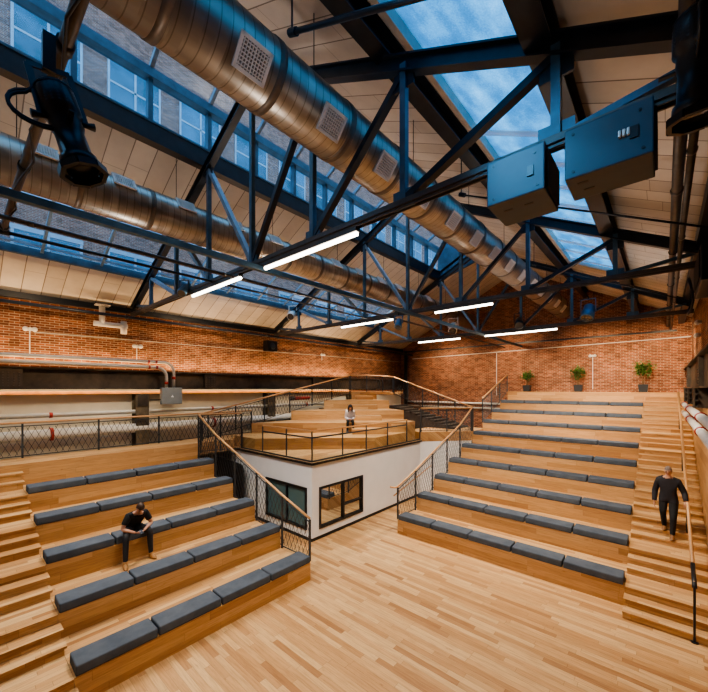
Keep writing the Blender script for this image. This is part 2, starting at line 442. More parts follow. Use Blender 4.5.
while y < SKY_END:
    MB().beam((XM, y, MZ1 + .16), (XT, y, ZT - .04), .08, .1).build('window_rib', M['lightsteel'], root)
    y += 1.36
MB().box(XT - .06, XT + .06, YN, SKY_END, ZT - .2, ZT + .05).build('window_frame', M['bluesteel'], root)
struct(MB().box(XT, XT + .1, YN, SKY_END, roof(-6.45) - .1, ZT).build('wall_monitor', M['ceiling']))
b = MB(); b.prism([(XM, ZS - .3), (XT, ZS + .3), (XT, ZT), (XM, MZ1 + .2)], 0, .1); b.v = [(p[0], SKY_END + p[2], p[1]) for p in b.v]
struct(b.build('wall_monitor_end', M['bluesteel']))
# window_4: frosted sloping skylight on the right roof slope
root = struct(thing('window_4', None, None, (-2, 6, roof(-2))))
b = MB(); b.poly([sl(-2.75, YN, .1), sl(-1.12, YN, .1), sl(-1.12, SKY_END, .1), sl(-2.75, SKY_END, .1)]); b.build('window_pane', M['frost'], root)
MB().beam(sl(-2.78, YN, .0), sl(-2.78, SKY_END, .0), .09, .24).build('window_frame', M['pipe'], root)
MB().beam(sl(-1.12, YN, .0), sl(-1.12, SKY_END, .0), .09, .24).build('window_frame', M['darksteel'], root)
y = 6.95
while y < SKY_END:
    MB().beam(sl(-2.75, y, .06), sl(-1.12, y, .06), .1, .05).build('window_rib', M['skybar'], root); y += 1.12

# ------------------------------------------------------------------ brick building outside, behind the roof glass
def outside(x, y0, y1, z0, z1, label):
    root = thing('brick_building', label, 'building', (x, (y0 + y1) / 2, z0))
    MB().box(x - .5, x, y0, y1, z0, z1).build('brick_facade', M['brick_out'], root)
    z = z0 + 2.2
    while z + 3.7 < z1:
        yy = y0 + .8
        while yy + 2.5 < y1:
            f = MB(); f.box(x, x + .12, yy - .12, yy + 2.42, z - .2, z); f.box(x, x + .06, yy - .12, yy + 2.42, z + 3.5, z + 3.7)
            for q in (yy - .09, yy + 1.1, yy + 2.3): f.box(x, x + .05, q, q + .1, z, z + 3.5)
            f.box(x, x + .05, yy, yy + 2.3, z + 1.7, z + 1.8)
            fo = f.build('window', M['outstone'], root)
            MB().box(x, x + .02, yy, yy + 2.3, z, z + 3.5).build('pane', M['outpane'], fo)
            yy += 3.5
        z += 5.2
M['brick_out'] = brick('outside_brick', 'Y', (.24, .10, .075), (.15, .06, .05), (.25, .21, .2), smut=.25)
M['outpane'] = paint('outside_window_pane', (.045, .105, .165), .2, .1, .6, .4, .35)
outside(-21.0, -6, 66, 6.0, 30.0, 'tall red brick building seen through the roof glass beyond the long wall')
# ------------------------------------------------------------------ roof steel
def chord_z(x): return 11.18 - .5 * abs(x + 6.45)
BZ = 7.37
def truss(y, label):
    root = thing('roof_truss', label, 'roof truss', (-6.45, y, BZ), 'steel roof trusses')
    for a, b_ in (((-13.75, chord_z(-13.75)), (-6.45, chord_z(-6.45))), ((-6.45, chord_z(-6.45)), (.7, chord_z(.7)))):
        MB().ibeam((a[0], y, a[1]), (b_[0], y, b_[1]), .15, .22, .025).build('top_chord', M['darksteel'], root)
    b = MB(); b.beam((-13.8, y, BZ), (.75, y, BZ), .15, .05); b.beam((-13.8, y - .04, BZ), (.75, y - .04, BZ), .02, .13); b.beam((-13.8, y + .04, BZ), (.75, y + .04, BZ), .02, .13)
    b.build('bottom_chord', M['brownsteel'], root)
    for n in (-3, -2, -1, 0, 1, 2, 3):
        x = -6.45 + 1.87 * n
        MB().beam((x, y, BZ), (x, y, chord_z(x)), .09, .09, (0, 1, 0)).build('post', M['bluesteel'], root)
        MB().box(x - .17, x + .17, y - .015, y + .015, BZ - .05, BZ + .2).build('gusset_plate', M['bluesteel'], root)
        if n: MB().box(x - .16, x + .16, y - .015, y + .015, chord_z(x) - .34, chord_z(x) - .1).build('gusset_plate', M['darksteel'], root)
    for n in (0, 1, 2):
        for s in (-1, 1):
            xa = -6.45 + s * 1.87 * (n + 1); xb = -6.45 + s * 1.87 * n
            MB().beam((xa, y + .02, chord_z(xa) - .1), (xb, y + .02, BZ + .06), .09, .11, (0, 1, 0)).build('diagonal', M['lightsteel'] if s < 0 else M['darksteel'], root)  # window-side diagonals paler: window light put into their steel colour
    for s in (-1, 1):
        xa = -6.45 + s * 1.87 * 3.75; xb = -6.45 + s * 1.87 * 3
        MB().beam((xa, y + .02, chord_z(xa) - .05), (xb, y + .02, BZ + .04), .07, .08, (0, 1, 0)).build('diagonal', M['bluesteel'], root)
TRY = [4.15, 10.1, 16.05]
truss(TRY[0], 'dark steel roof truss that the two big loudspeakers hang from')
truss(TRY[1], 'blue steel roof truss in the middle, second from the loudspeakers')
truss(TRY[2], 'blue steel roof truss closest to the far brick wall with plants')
tag(MB().ibeam((-14.1, YB - .08, 7.47), (.45, YB - .08, 7.47), .06, .08).build('steel_wall_beam', M['darksteel']), 'dark steel beam running level along the far brick wall above the plants', 'steel beam', None, 'thing')
tag(MB().tube([(-10.9, YB - .12, 9.2), (-9.0, YB - .12, 8.3)], .03).build('steel_wall_brace', M['darksteel']), 'short dark steel brace on the far brick gable', 'steel brace')

def purlin(x, z, w, h, m, label, y1=YB, kind='ibeam'):
    b = MB()
    if kind == 'ibeam': b.ibeam((x, YN, z), (x, y1, z), w, h, .03)
    else: b.box(x - w / 2, x + w / 2, YN, y1, z - h / 2, z + h / 2)
    return tag(b.build('roof_purlin', m), label, 'steel beam', 'roof beams along the hall', 'thing')
purlin(-3.05, roof(-3.05) - .26, .24, .34, M['darksteel'], 'deep dark roof beam between the large duct and the frosted skylight')
purlin(-1.0, roof(-1.0) - .34, .26, .42, M['darksteel'], 'heavy dark roof beam along the lower edge of the frosted skylight')
purlin(-14.36, 7.585, .14, .18, M['darksteel'], 'dark beam along the top of the long brick wall', YB, 'box')
purlin(.6, roof(.6) - .28, .2, .26, M['darksteel'], 'dark roof beam above the girder beside the stair', YB, 'box')

def line_pipe(x, z, r, m, label, name='ceiling_pipe', cat='pipe', y0=YN, y1=YB, n=8, couple=None, first=1.7, gap=3.1):
    root = thing(name, label, cat, (x, (y0 + y1) / 2, z), None)
    MB().tube([(x, y0, z), (x, y1, z)], r, n).build('pipe_run', m, root, True)
    y = y0 + first
    while y < y1:
        MB().tube([(x, y - .04, z), (x, y + .04, z)], r * 1.25, n).build('pipe_coupling', couple or m, root, True); y += gap
    return root
def tie(x, z, w, h, m, label):
    tag(MB().beam((x, YN, z), (x, YB - .2, z), w, h).build('steel_tie', m), label, 'steel tie', 'long ties between the trusses', 'thing')
tie(-6.15, BZ - .12, .1, .1, M['bluesteel'], 'long blue steel tie joining the trusses under the roof peak')
line_pipe(-7.15, BZ - .08, .035, M['brownsteel'], 'thin dark pipe running beside the long blue tie under the trusses')
line_pipe(-13.55, 7.22, .05, M['darksteel'], 'dark pipe running in front of the top of the long brick wall')
line_pipe(.145, 7.72, .062, M['brownsteel'], 'thick brown ceiling pipe above the stair beside the hanging lamp')
line_pipe(.245, 7.55, .04, M['brownsteel'], 'thinner brown ceiling pipe next to the thick one above the stair', y0=3.9)
# short cross ties seen under the boards by the frosted skylight
for y_, lab in ((2.66, 'thin dark pipe crossing the frosted skylight before the loudspeakers'), (7.3, 'thin dark pipe crossing the boards behind the loudspeakers'), (13.0, 'thin dark pipe crossing the boards near the far gable')):
    root = thing('cross_pipe', lab, 'pipe', (-2.0, y_, 8.8))
    MB().tube([(-3.3, y_, 9.02), (.5, y_, 7.17)], .03 if y_ < 3 else .018, 8).build('pipe_run', M['darksteel'], root, True)
    MB().tube([(-3.3, y_, 9.02), (-3.3, y_, roof(-3.3))], .012, 6).build('hanger_rod', M['darksteel'], root)
    MB().lathe((-3.34, y_, 9.04), (-3.22, y_, 8.98), [(0, .045), (1, .045)], 10).build('pipe_cap', M['darksteel'], root)

# ------------------------------------------------------------------ ducts
def duct(x, z, r, label, tiltv, vents, bands, y1=21.0):
    root = thing('air_duct', label, 'duct', (x, 9, z), 'spiral air ducts')
    MB().tube([(x, YN, z), (x, y1, z)], r, 40).build('duct_tube', M['duct'], root, True)
    for y in bands:
        MB().tube([(x, y - .05, z), (x, y + .05, z)], r + .012, 40).build('joint_band', M['ductband'], root, True)
    c, s_ = math.cos(tiltv), math.sin(tiltv); n = V((c, 0, s_)); t = V((-s_, 0, c))
    for y in vents:
        Mx = Matrix((V((0, 1, 0)), t, n)).transposed().to_4x4(); Mx.translation = V((x, y, z)) + n * (r + .004)
        f = MB()
        for a, b_, cx, cy in ((.20, .02, 0, .155), (.20, .02, 0, -.155), (.02, .175, .19, 0), (.02, .175, -.19, 0), (.008, .14, 0, 0)):
            f.obox(Mx @ Matrix.Translation((cx, cy, 0)), a, b_, .016)
        for k in range(9): f.obox(Mx @ Matrix.Translation((-.152 + k * .038, 0, -.005)), .006, .14, .02)
        for k in range(7): f.obox(Mx @ Matrix.Translation((0, -.114 + k * .038, -.005)), .175, .006, .02)
        f.obox(Mx @ Matrix.Translation((0, 0, -.028)), .18, .15, .018, 1)
        f.build('vent_grille', [M['vent'], M['ventdark']], root)
    y = .8
    while y < y1:
        MB().tube([(x, y, z + r), (x, y, roof(x))], .008, 5).build('hanger_rod', M['darksteel'], root); y += 2.8
duct(-3.95, 8.92, .43, 'large spiral metal duct with white vents near the roof peak, over the stage floor', math.radians(-38), [2.33 - 1.31 + 1.31 * k for k in range(15)], [2.72 - 2.62 + 1.31 * k for k in range(16)])
duct(-8.85, 8.9, .43, 'lower spiral metal duct beside the skylight over the low bleacher', math.radians(36), [1.13 + 1.28 * k for k in range(14)], [.4 + 1.28 * k for k in range(15)])

# ------------------------------------------------------------------ light fittings on the trusses
LIGHTS = [(-9.2, -6.88, 0, 'lit tube light on the nearest truss, the half towards the long brick wall'), (-6.0, -3.55, 0, 'lit tube light on the nearest truss, the half towards the loudspeakers'),
          (-9.5, -7.05, 1, 'lit tube light on the middle truss, the half towards the long brick wall'), (-5.45, -3.62, 1, 'lit tube light on the middle truss, the half towards the stair'),
          (-9.6, -7.3, 2, 'lit tube light on the far truss, the half towards the long brick wall'), (-6.15, -3.2, 2, 'lit tube light on the far truss, the half towards the stair')]
for xa, xb, i, lab in LIGHTS:
    y = TRY[i]; root = thing('tube_light', lab, 'tube light', ((xa + xb) / 2, y, BZ - .1), 'tube lights under the trusses')
    MB().box(xa, xb, y - .05, y + .05, BZ - .125, BZ - .066).build('light_body', M['brownsteel'], root)
    MB().tube([(xa + .02, y, BZ - .15), (xb - .02, y, BZ - .15)], .036, 12).build('lit_diffuser', M['tube'], root, True)

def stage_lamp(top, bot, r, label, housing, cable=True, scale=1.0):
    """ellipsoidal spotlight: lens barrel, gate body, yoke, clamp, cable"""
    top = V(top); bot = V(bot); d = (bot - top).normalized(); L = (bot - top).length
    root = thing('stage_spotlight', label, 'spotlight', top)
    MB().lathe(top, bot, [(0, r * .6), (.04, r * .9), (.10, r * .98), (.34, r * .98), (.37, r * .80), (.47, r * .86), (.52, r * .74), (.80, r * .78), (.82, r * .95), (.9, r * .97), (.92, r * .8), (.93, r * .8)], 20).build('lamp_barrel', housing, root, True)
    u = V((0, 0, 1)) if abs(d.z) < .9 else V((1, 0, 0)); x = d.cross(u).normalized(); y = d.cross(x)
    e = top + d * L * .96; k = MB()                                   # octagonal colour-frame holder
    ring = []
    for q in range(8):
        t = PI / 8 + q * PI / 4; ring.append(e + (x * math.cos(t) + y * math.sin(t)) * r * 1.12)
    for q in range(8): k.beam(ring[q], ring[(q + 1) % 8], r * .25, L * .07, d)
    k.build('frame_holder', housing, root)
    MB().lathe(e - d * .03, e - d * .02, [(0, r * .95), (1, r * .95)], 20).build('lens', M['lens'], root)
    g = MB()
    for q in range(7): g.lathe(top + d * L * (.06 + .035 * q), top + d * L * (.075 + .035 * q), [(0, r * .98), (1, r * .98)], 18)
    g.build('cooling_rib', housing, root)
    p = top + d * L * .38; yk = MB()
    hang = top + V((0, 0, .06)) - d * .06
    for sgn in (-1, 1):
        yk.beam(p + x * sgn * r * 1.05, hang + x * sgn * r * .95, .012, .04, d)
    yk.beam(hang + x * r, hang - x * r, .012, .04, d)
    yk.build('yoke', M['black'], root)
    for sgn in (-1, 1):
        MB().tube([p + x * sgn * r * .8, p + x * sgn * r * 1.5], [.012, .028], 8).build('locking_knob', M['black'], root, True)
    for sgn in (-1, 1):
        MB().beam(top + d * L * .48 + y * sgn * r * .6, top + d * L * .48 + y * sgn * r * 1.5, .03, .012).build('shutter_handle', M['black'], root)
    MB().box(hang.x - .03, hang.x + .03, hang.y - .035, hang.y + .035, hang.z - .02, hang.z + .24).build('clamp', M['black'], root)
    if cable:
        for o in (0, .03):
            pts = [top + x * r + d * L * .12 + V((0, 0, o))]
            for q in range(1, 12):
                t = q / 11 * PI * 1.15
                pts.append(top + x * (r * .95 + .17 * math.sin(t)) + d * (L * .12 + .12 * (1 - math.cos(t)) + o * .6))
            MB().tube(pts, .011, 6).build('power_cable', M['black'], root, True)
    return root
stage_lamp((-3.22, .47, 6.93), (-3.08, .63, 6.32), .12, 'black stage spotlight pointing down from the pipe over the low bleacher', M['lamp_black'])
stage_lamp((.165, 3.16, 7.25), (.155, 3.22, 6.56), .125, 'black stage spotlight hanging over the stair beside the brown ceiling pipes', M['lamp_black'])
root = thing('lighting_pipe', 'dark lighting pipe crossing overhead that carries the black stage spotlight', 'pipe', (-3.5, .57, 7.38))
MB().tube([(-8.1, .57, 7.4), (.6, .57, 7.4)], .045, 12).build('pipe_run', M['brownsteel'], root, True)
for x_ in (-7.9, -5.6, -3.4, -2.2): MB().tube([(x_ - .05, .57, 7.4), (x_ + .05, .57, 7.4)], .06, 12).build('pipe_coupling', M['black'], root, True)
MB().tube([(-8.0, .57, 7.36)] + [(-8.0 + .55 * k, .57 - .05 * math.sin(k * 2.3), 7.35 - .03 * math.sin(k * 1.7)) for k in range(1, 15)], .012, 6).build('power_cable', M['black'], root, True)
root = thing('cross_pipe', 'thin dark pipe leading away from the end of the lighting pipe', 'pipe', (-8, 3, 7.35))
MB().tube([(-8.05, .57, 7.36), (-8.05, 9.9, 7.36)], .03, 8).build('pipe_run', M['black'], root, True)
MB().tube([(-8.05, .5, 7.36), (-8.05, .64, 7.36)], .05, 8).build('pipe_cap', M['black'], root, True)

def small_lamp(p, aim, r, L, mat_, label):
    p = V(p); d = V(aim).normalized(); root = thing('track_spotlight', label, 'spotlight', p)
    MB().lathe(p - d * L * .5, p + d * L * .5, [(0, r * .6), (.1, r * .85), (.45, r * .85), (.5, r * 1.0), (.97, r * 1.05), (1, r * .9)], 16).build('lamp_housing', mat_, root, True)
    MB().lathe(p + d * L * .49, p + d * L * .51, [(0, r * .88), (1, r * .88)], 16).build('lens', M['lens'], root)
    x = d.cross(V((0, 0, 1))).normalized(); k = MB()
    for s_ in (-1, 1): k.beam(p + x * s_ * r * 1.15, p + x * s_ * r * 1.1 + V((0, 0, r * 2.2)), .02, .05)
    k.beam(p + x * r * 1.15 + V((0, 0, r * 2.2)), p - x * r * 1.15 + V((0, 0, r * 2.2)), .05, .02)
    k.build('yoke', mat_, root)
    MB().tube([p + V((0, 0, r * 2.2)), (p.x, p.y, max(BZ, p.z + r * 2.6))], .02, 8).build('stem', M['black'], root)
small_lamp((-9.35, 4.0, 7.38), (.45, -.6, -.75), .11, .36, M['lamp_blue'], 'blue grey spotlight on the nearest truss beside the lit tube')
small_lamp((-12.35, 10.0, 8.1), (.35, -.75, -.5), .17, .55, M['lamp_white'], 'white spotlight on the middle truss above the long brick wall')
small_lamp((-6.68, 9.9, 7.0), (.2, -.5, -.8), .12, .36, M['lamp_blue'], 'pale blue spotlight at the centre of the middle truss')
small_lamp((-7.6, 15.9, 7.75), (.2, -.6, -.6), .2, .55, M['lamp_white'], 'white spotlight above the lit tubes of the far truss')
small_lamp((-4.6, 15.85, 7.62), (.2, -.7, -.5), .17, .6, M['lamp_black'], 'dark spotlight next to the last lit tube of the far truss')
small_lamp((-2.15, 15.9, 7.72), (-.1, -.5, -.8), .22, .62, M['lamp_blue'], 'blue spotlight on the far truss under the frosted skylight')

# ------------------------------------------------------------------ loudspeakers under the nearest truss
def speaker_box(x0, x1, y0, y1, z0, z1, label, slots):
    root = thing('hanging_loudspeaker', label, 'loudspeaker', ((x0 + x1) / 2, y0, z0), 'hanging loudspeakers')
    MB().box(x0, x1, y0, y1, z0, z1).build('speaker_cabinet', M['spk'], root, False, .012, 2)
    for fx, fy in slots: MB().box(x0 + fx - .045, x0 + fx + .045, y0 + fy - .016, y0 + fy + .016, z0 - .004, z0 + .01).build('rigging_slot', M['black'], root)
    for fx, fz in ((.07, .06), (x1 - x0 - .07, .06), (.07, z1 - z0 - .06), (x1 - x0 - .09, z1 - z0 - .08)):
        MB().tube([(x0 + fx, y0 - .006, z0 + fz), (x0 + fx, y0 + .01, z0 + fz)], .013, 10).build('screw_plug', M['black'], root)
    g = MB(); g.box(x1 + .0, x1 + .02, y0 + .06, y1 - .05, z0 + .04, z1 - .06); g.build('side_grille', M['spkgrille'], root)
    for fx in (.1, x1 - x0 - .1):
        MB().box(x0 + fx - .02, x0 + fx + .02, (y0 + y1) / 2 - .03, (y0 + y1) / 2 + .03, z1 - .005, z1 + .05).build('hanging_bracket', M['black'], root)
    MB().box(x1 - .16, x1 - .1, y0 - .012, y0 + .01, z1 - .3, z1 - .2).build('connector_plate', M['black'], root)
    return root
speaker_box(-1.45, -.88, 3.85, 4.46, 6.79, 7.26, 'smaller hanging loudspeaker box with blue skylight tint in its colour', ((.16, .22), (.37, .22)))
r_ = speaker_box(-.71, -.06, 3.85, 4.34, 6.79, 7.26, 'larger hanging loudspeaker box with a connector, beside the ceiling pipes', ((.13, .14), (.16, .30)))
for k in range(3): MB().tube([(-.29 + .03 * k, 3.835, 7.0), (-.29 + .03 * k, 3.845, 7.06)], .012, 8).build('connector_plug', M['whitepipe'], r_)
tag(MB().box(-14.38, -14.0, 9.85, 10.4, 6.6, 7.1).build('wall_loudspeaker', M['black'], None, False, .02), 'small black loudspeaker on the long brick wall', 'loudspeaker')
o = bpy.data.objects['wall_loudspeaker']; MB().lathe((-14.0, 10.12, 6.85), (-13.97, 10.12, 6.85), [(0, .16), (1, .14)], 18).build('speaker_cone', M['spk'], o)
root = thing('air_handler', 'dark equipment box high on the brick wall at the end of the stair', 'equipment box', (.7, 9.7, 6.75))
MB().box(.5, .93, 8.8, 10.6, 6.75, 7.45).build('unit_casing', M['black'], root, False, .02)
MB().box(.48, .5, 9.0, 10.4, 6.85, 7.35).build('unit_grille', M['spkgrille'], root)
pts = [(.38 + .03 * math.sin(k), 9.4 + .38 * math.cos(k / 14 * 2 * PI), 6.6 + .34 * math.sin(k / 14 * 2 * PI)) for k in range(15)]
tag(MB().tube(pts, .02, 6).build('cable_loop', M['black'], None, True), 'loop of black cable hanging by the ceiling pipes at the stair', 'cable')
M['darkstep'] = paint('stair_opening_shade', (.045, .034, .026), .6, 0, .3, 3)  # dark tone stands in for the shaded openings behind the railings
# ------------------------------------------------------------------ long wall: girder, columns, pipes
def girder(x, w_, z0, z1, y0, y1, label, sgn, step=2.98):
    root = thing('steel_girder', label, 'girder', (x, (y0 + y1) / 2, z0))
    MB().ibeam((x, y0, (z0 + z1) / 2), (x, y1, (z0 + z1) / 2), w_, z1 - z0, .04).build('girder_web', M['rust'], root)
    k = MB()
    y = 4.15 - step
    while y < y1:
        MB().box(min(x, x + sgn * w_ * .42), max(x, x + sgn * w_ * .42), y - .24, y + .24, z0 + .05, z1 - .05).build('splice_plate', M['rust'], root)
        rv = MB()
        for q in range(6):
            for s_ in (-.17, -.06, .06, .17):
                rv.box(x + sgn * w_ * .42 - .015, x + sgn * w_ * .42 + .015, y + s_ - .015, y + s_ + .015, z0 + .1 + q * .075, z0 + .13 + q * .075)
        rv.build('rivet_pattern', M['brownsteel'], root)
        y += step * 2
    return root
girder(-14.3, .34, 4.80, 5.46, YN, YB, 'rusty riveted steel girder along the long brick wall', 1)
tag(MB().box(-14.46, -14.2, YN, YB, 4.64, 4.74).build('lit_soffit_strip', M['copper']), 'lit soffit strip under the girder of the long wall, orange glow in its colour', 'trim strip')
for y_, lab in ((4.55, 'dark column below the girder beside the grey electrical box'), (10.1, 'dark column below the girder behind the sloping railing'), (16.05, 'dark column below the girder near the corner landing')):
    root = thing('wall_column', lab, 'column', (-14.3, y_, 0), 'columns under the long girder')
    MB().ibeam((-14.25, y_, 0), (-14.25, y_, 4.62), .42, .44, .05, (1, 0, 0)).build('column_shaft', M['stone'], root)
    MB().box(-14.05, -14.0, y_ - .16, y_ + .16, 4.2, 4.60).build('bracket', M['rust'], root)
tag(MB().tube([(-13.9, 21.5, 3), (-13.9, 21.5, 7.5)], .12, 12).build('corner_column', M['black'], None, True), 'dark round column in the far corner of the brick walls', 'column')
# conduits above the girder, down into the box
for dx, z_, yb_, lab in ((0, 5.80, 5.62, 'upper grey conduit above the girder, turning down into the electrical box'), (.06, 5.60, 5.34, 'lower grey conduit above the girder, turning down into the electrical box')):
    x_ = -14.05 + dx; root = thing('conduit', lab, 'pipe', (x_, 2, z_))
    pts = [(x_, YN, z_), (x_, yb_ - .35, z_)] + [(x_, yb_ - .35 + .35 * math.sin(a), z_ - .35 + .35 * math.cos(a)) for a in (.26, .52, .79, 1.05, 1.31, 1.57)] + [(x_, yb_, 4.86)]
    MB().tube(pts, .055, 10).build('pipe_run', M['pipe'], root, True)
    for y_ in (4.75, 5.0): MB().tube([(x_, y_ - .03, z_), (x_, y_ + .03, z_)], .068, 10).build('red_clamp', M['redclamp'], root, True)
    MB().tube([(x_, yb_, z_ - .52), (x_, yb_, z_ - .62)], .068, 10).build('red_clamp', M['redclamp'], root, True)
root = thing('electrical_box', 'grey electrical box with a small white emblem below the bent conduits', 'electrical box', (-14.0, 5.6, 4.25))
MB().box(-14.1, -13.9, 5.15, 5.88, 4.24, 4.86).build('box_casing', M['greybox'], root, False, .015)
b = MB(); b.poly([(-13.895, 5.46, 4.5), (-13.895, 5.57, 4.5), (-13.895, 5.515, 4.59)]); b.build('emblem', M['white'], root)
MB().box(-14.05, -14.0, 4.8, 5.15, 4.40, 4.43).build('lever_handle', M['black'], root)
root = thing('drain_pipe', 'white bent drain pipe hanging from the ceiling above the long brick wall', 'pipe', (-14.2, 3.7, 7))
MB().tube([(-14.1, 3.35, 7.62), (-14.1, 3.35, 6.98)], .09, 12).build('pipe_run', M['whitepipe'], root, True)
MB().tube([(-14.1, 3.12, 6.98), (-14.1, 4.08, 6.98)], .09, 12).build('pipe_run', M['whitepipe'], root, True)
MB().tube([(-14.1, 3.98, 7.15), (-14.1, 3.98, 6.72)], .10, 12).build('pipe_run', M['whitepipe'], root, True)
MB().box(-14.2, -13.9, 3.15, 3.55, 7.58, 7.62).build('hanger_plate', M['whitepipe'], root)
def alarm(p, axis, label, drop=0):
    root = thing('alarm_light', label, 'alarm light', p); p = V(p); a = V(axis); t = a.cross(V((0, 0, 1)))
    MB().lathe(p, p + a * .07, [(0, .06), (1, .06)], 14).build('alarm_base', M['whitepipe'], root)
    for s_ in (-1, 1): MB().ball(p + a * .1 + t * .1 * s_, .075, .075, .075, 10, 6).build('lamp_bulb', M['whitepipe'], root, True)
    if drop: MB().tube([p + a * .02, p + a * .02 - V((0, 0, drop))], .014, 6).build('conduit_drop', M['whitepipe'], root)
alarm((XL, 1.6, 6.62), (1, 0, 0), 'white round alarm light on the long brick wall nearest the black spotlight', .85)
alarm((XL, 4.5, 6.36), (1, 0, 0), 'white twin alarm light on the long brick wall above the bent conduits', .5)
alarm((XL, 13.8, 6.72), (1, 0, 0), 'small white alarm light on the long brick wall past the small loudspeaker', .3)
alarm((-2.75, YB, 6.5), (0, -1, 0), 'white alarm light on the far brick wall between the potted plants', 1.7)
alarm((XR, 16.6, 7.05), (-1, 0, 0), 'upper white alarm light on the brick wall at the stair')
alarm((XR, 16.9, 6.65), (-1, 0, 0), 'lower white alarm light on the brick wall at the stair')
tag(MB().tube([(XL + .03, 1.7, 6.55), (XL + .03, 9, 6.62), (XL + .03, 21.5, 6.78)], .014, 5).build('wall_conduit', M['pipe']), 'thin conduit along the long brick wall', 'conduit')
tag(MB().tube([(-13.5, YB - .03, 6.95), (.9, YB - .03, 7.15)], .022, 5).build('wall_conduit', M['whitepipe']), 'thin pale conduit running level across the far brick wall', 'conduit')
tag(MB().tube([(-7.6, YB - .03, 6.98), (-7.6, YB - .03, 4.4)], .02, 5).build('wall_conduit', M['whitepipe']), 'thin upright conduit on the far brick wall past the railing', 'conduit')
# big pipes behind the low bleacher's rear railing
for z_, r_, lab, m_ in ((4.0, .07, 'long grey pipe with red couplings at the height of the rear handrail', 'pipe'), (3.42, .16, 'thick pale pipe with red couplings low on the long wall', 'whitepipe')):
    line_pipe(-14.27 + .1 * (z_ < 3.8), z_, r_, M[m_], lab, 'wall_pipe', 'pipe', -1.0, 16, 12, M['redclamp'], 3.06, 5.2)
for z_, lab in ((3.92, 'upper white pipe low on the far brick wall, seen past the railing'), (3.62, 'lower grey pipe low on the far brick wall, seen past the railing')):
    tag(MB().tube([(-13.9, YB - .15, z_), (-6.7, YB - .15, z_)], .06, 8).build('wall_pipe', M['whitepipe'] if z_ > 3.8 else M['pipe'], None, True), lab, 'pipe')

# ------------------------------------------------------------------ stair-side wall: girder, posts, pipes
girder(.80, .28, 4.84, 5.72, YN, YB, 'dark riveted steel girder along the wall beside the stair', -1)
for y_, lab in ((13.4, 'dark steel post under the girder beside the stair, nearest the walking man'), (16.2, 'dark steel post under the girder beside the stair, middle one'), (19.2, 'dark steel post under the girder at the top of the stair')):
    MBp = MB(); MBp.ibeam((.80, y_, 4.302), (.80, y_, 4.838), .24, .4, .04, (1, 0, 0))
    root = thing('steel_post', lab, 'post', (.8, y_, 4.3), 'posts under the stair girder')
    MBp.build('post_shaft', M['rust'], root)
    lc = MB()
    for q in range(3): lc.beam((.67, y_ - .17, 4.32 + q * .17), (.67, y_ + .17, 4.46 + q * .17), .02, .05, (1, 0, 0))
    lc.build('lattice', M['brownsteel'], root)
for z_, lab in ((4.22, 'upper white pipe with red couplings along the wall beside the stair'), (3.92, 'lower white pipe with red couplings along the wall beside the stair')):
    r = line_pipe(.585, z_, .085, M['whitepipe'], lab, 'wall_pipe', 'pipe', 5, 19.3 if z_ > 4 else 18.5, 14, M['redclamp'], 1.2, 4.1)
    for y_ in (12.2, 15.2, 17.6): MB().box(.585, .79, y_ - .03, y_ + .03, z_ - .13, z_ - .085).build('pipe_bracket', M['brownsteel'], r)

# ------------------------------------------------------------------ bleachers, stairs
STP = ((.53, 1), (.265, 2), (0, 3))
root = thing('low_bleacher', 'low oak bleacher of five tiers along the long brick wall', 'bleacher', (LX, 3.6, 0))
for k in range(1, 6):
    MB().box(LX - (k - 1) * T, LX - k * T, LY0, LY1, 0, H * k, 0, 1).build('seat_tier', [M['ry'], M['ty']], root)
MB().box(LX - 5 * T, -14.0, -.5, LY1 - .005, 0, PZ_L, 0, 1).build('top_platform', [M['ry'], M['ty']], root)
root = thing('low_stair', 'oak stair of shallow steps climbing beside the low bleacher', 'stair', (LX, .4, 0))
L = []
for k in range(1, 7):
    top = H * k if k < 6 else PZ_L; base = H * (k - 1)
    for off, q in STP:
        L.append((LX - (k - 1) * T + off, base + (top - base) * q / 3))
L = L[:-1]
for i, (xn, z_) in enumerate(L):
    xe = L[i + 1][0] if i + 1 < len(L) else LX - 5 * T + .004
    b = MB(); b.box(xn, xe, -.5, LY0 - .005, 0, z_ - .04, 0, 1); b.box(xn + .02, xe + (.003 if i % 3 < 2 else 0), -.5, LY0 + (.03 if i % 3 < 2 else -.005), z_ - .04, z_, 0, 1)
    b.build('stair_step', [M['ry'], M['ty']], root)
root = thing('tall_bleacher', 'tall oak bleacher of nine tiers below the potted plants', 'bleacher', (-3.7, RY, 0))
for k in range(1, 10):
    MB().box(RX0, RX1, RY + (k - 1) * T, RY + k * T, 0, H * k, 0, 1).build('seat_tier', [M['rx'], M['tx']], root)
MB().box(RX0, .785, RY + 9 * T, YB - .004, 0, PZ_R, 0, 1).build('top_platform', [M['rx'], M['tx']], root)
root = thing('tall_stair', 'oak stair of shallow steps climbing beside the tall bleacher', 'stair', (.2, RY, 0))
L = []
for k in range(1, 11):
    top = H * k if k < 10 else PZ_R; base = H * (k - 1)
    for off, q in STP: L.append((RY + (k - 1) * T - off, base + (top - base) * q / 3))
L = L[:-1]
for i, (yn, z_) in enumerate(L):
    ye = L[i + 1][0] if i + 1 < len(L) else RY + 9 * T - .004
    b = MB(); b.box(RX1 + .005, .785, yn, ye, 0, z_ - .04, 0, 1); b.box(RX1 + (.001 if i % 3 < 2 else .005), .785, yn - .02, ye - (.003 if i % 3 < 2 else 0), z_ - .04, z_, 0, 1)
    b.build('stair_step', [M['rx'], M['tx']], root)

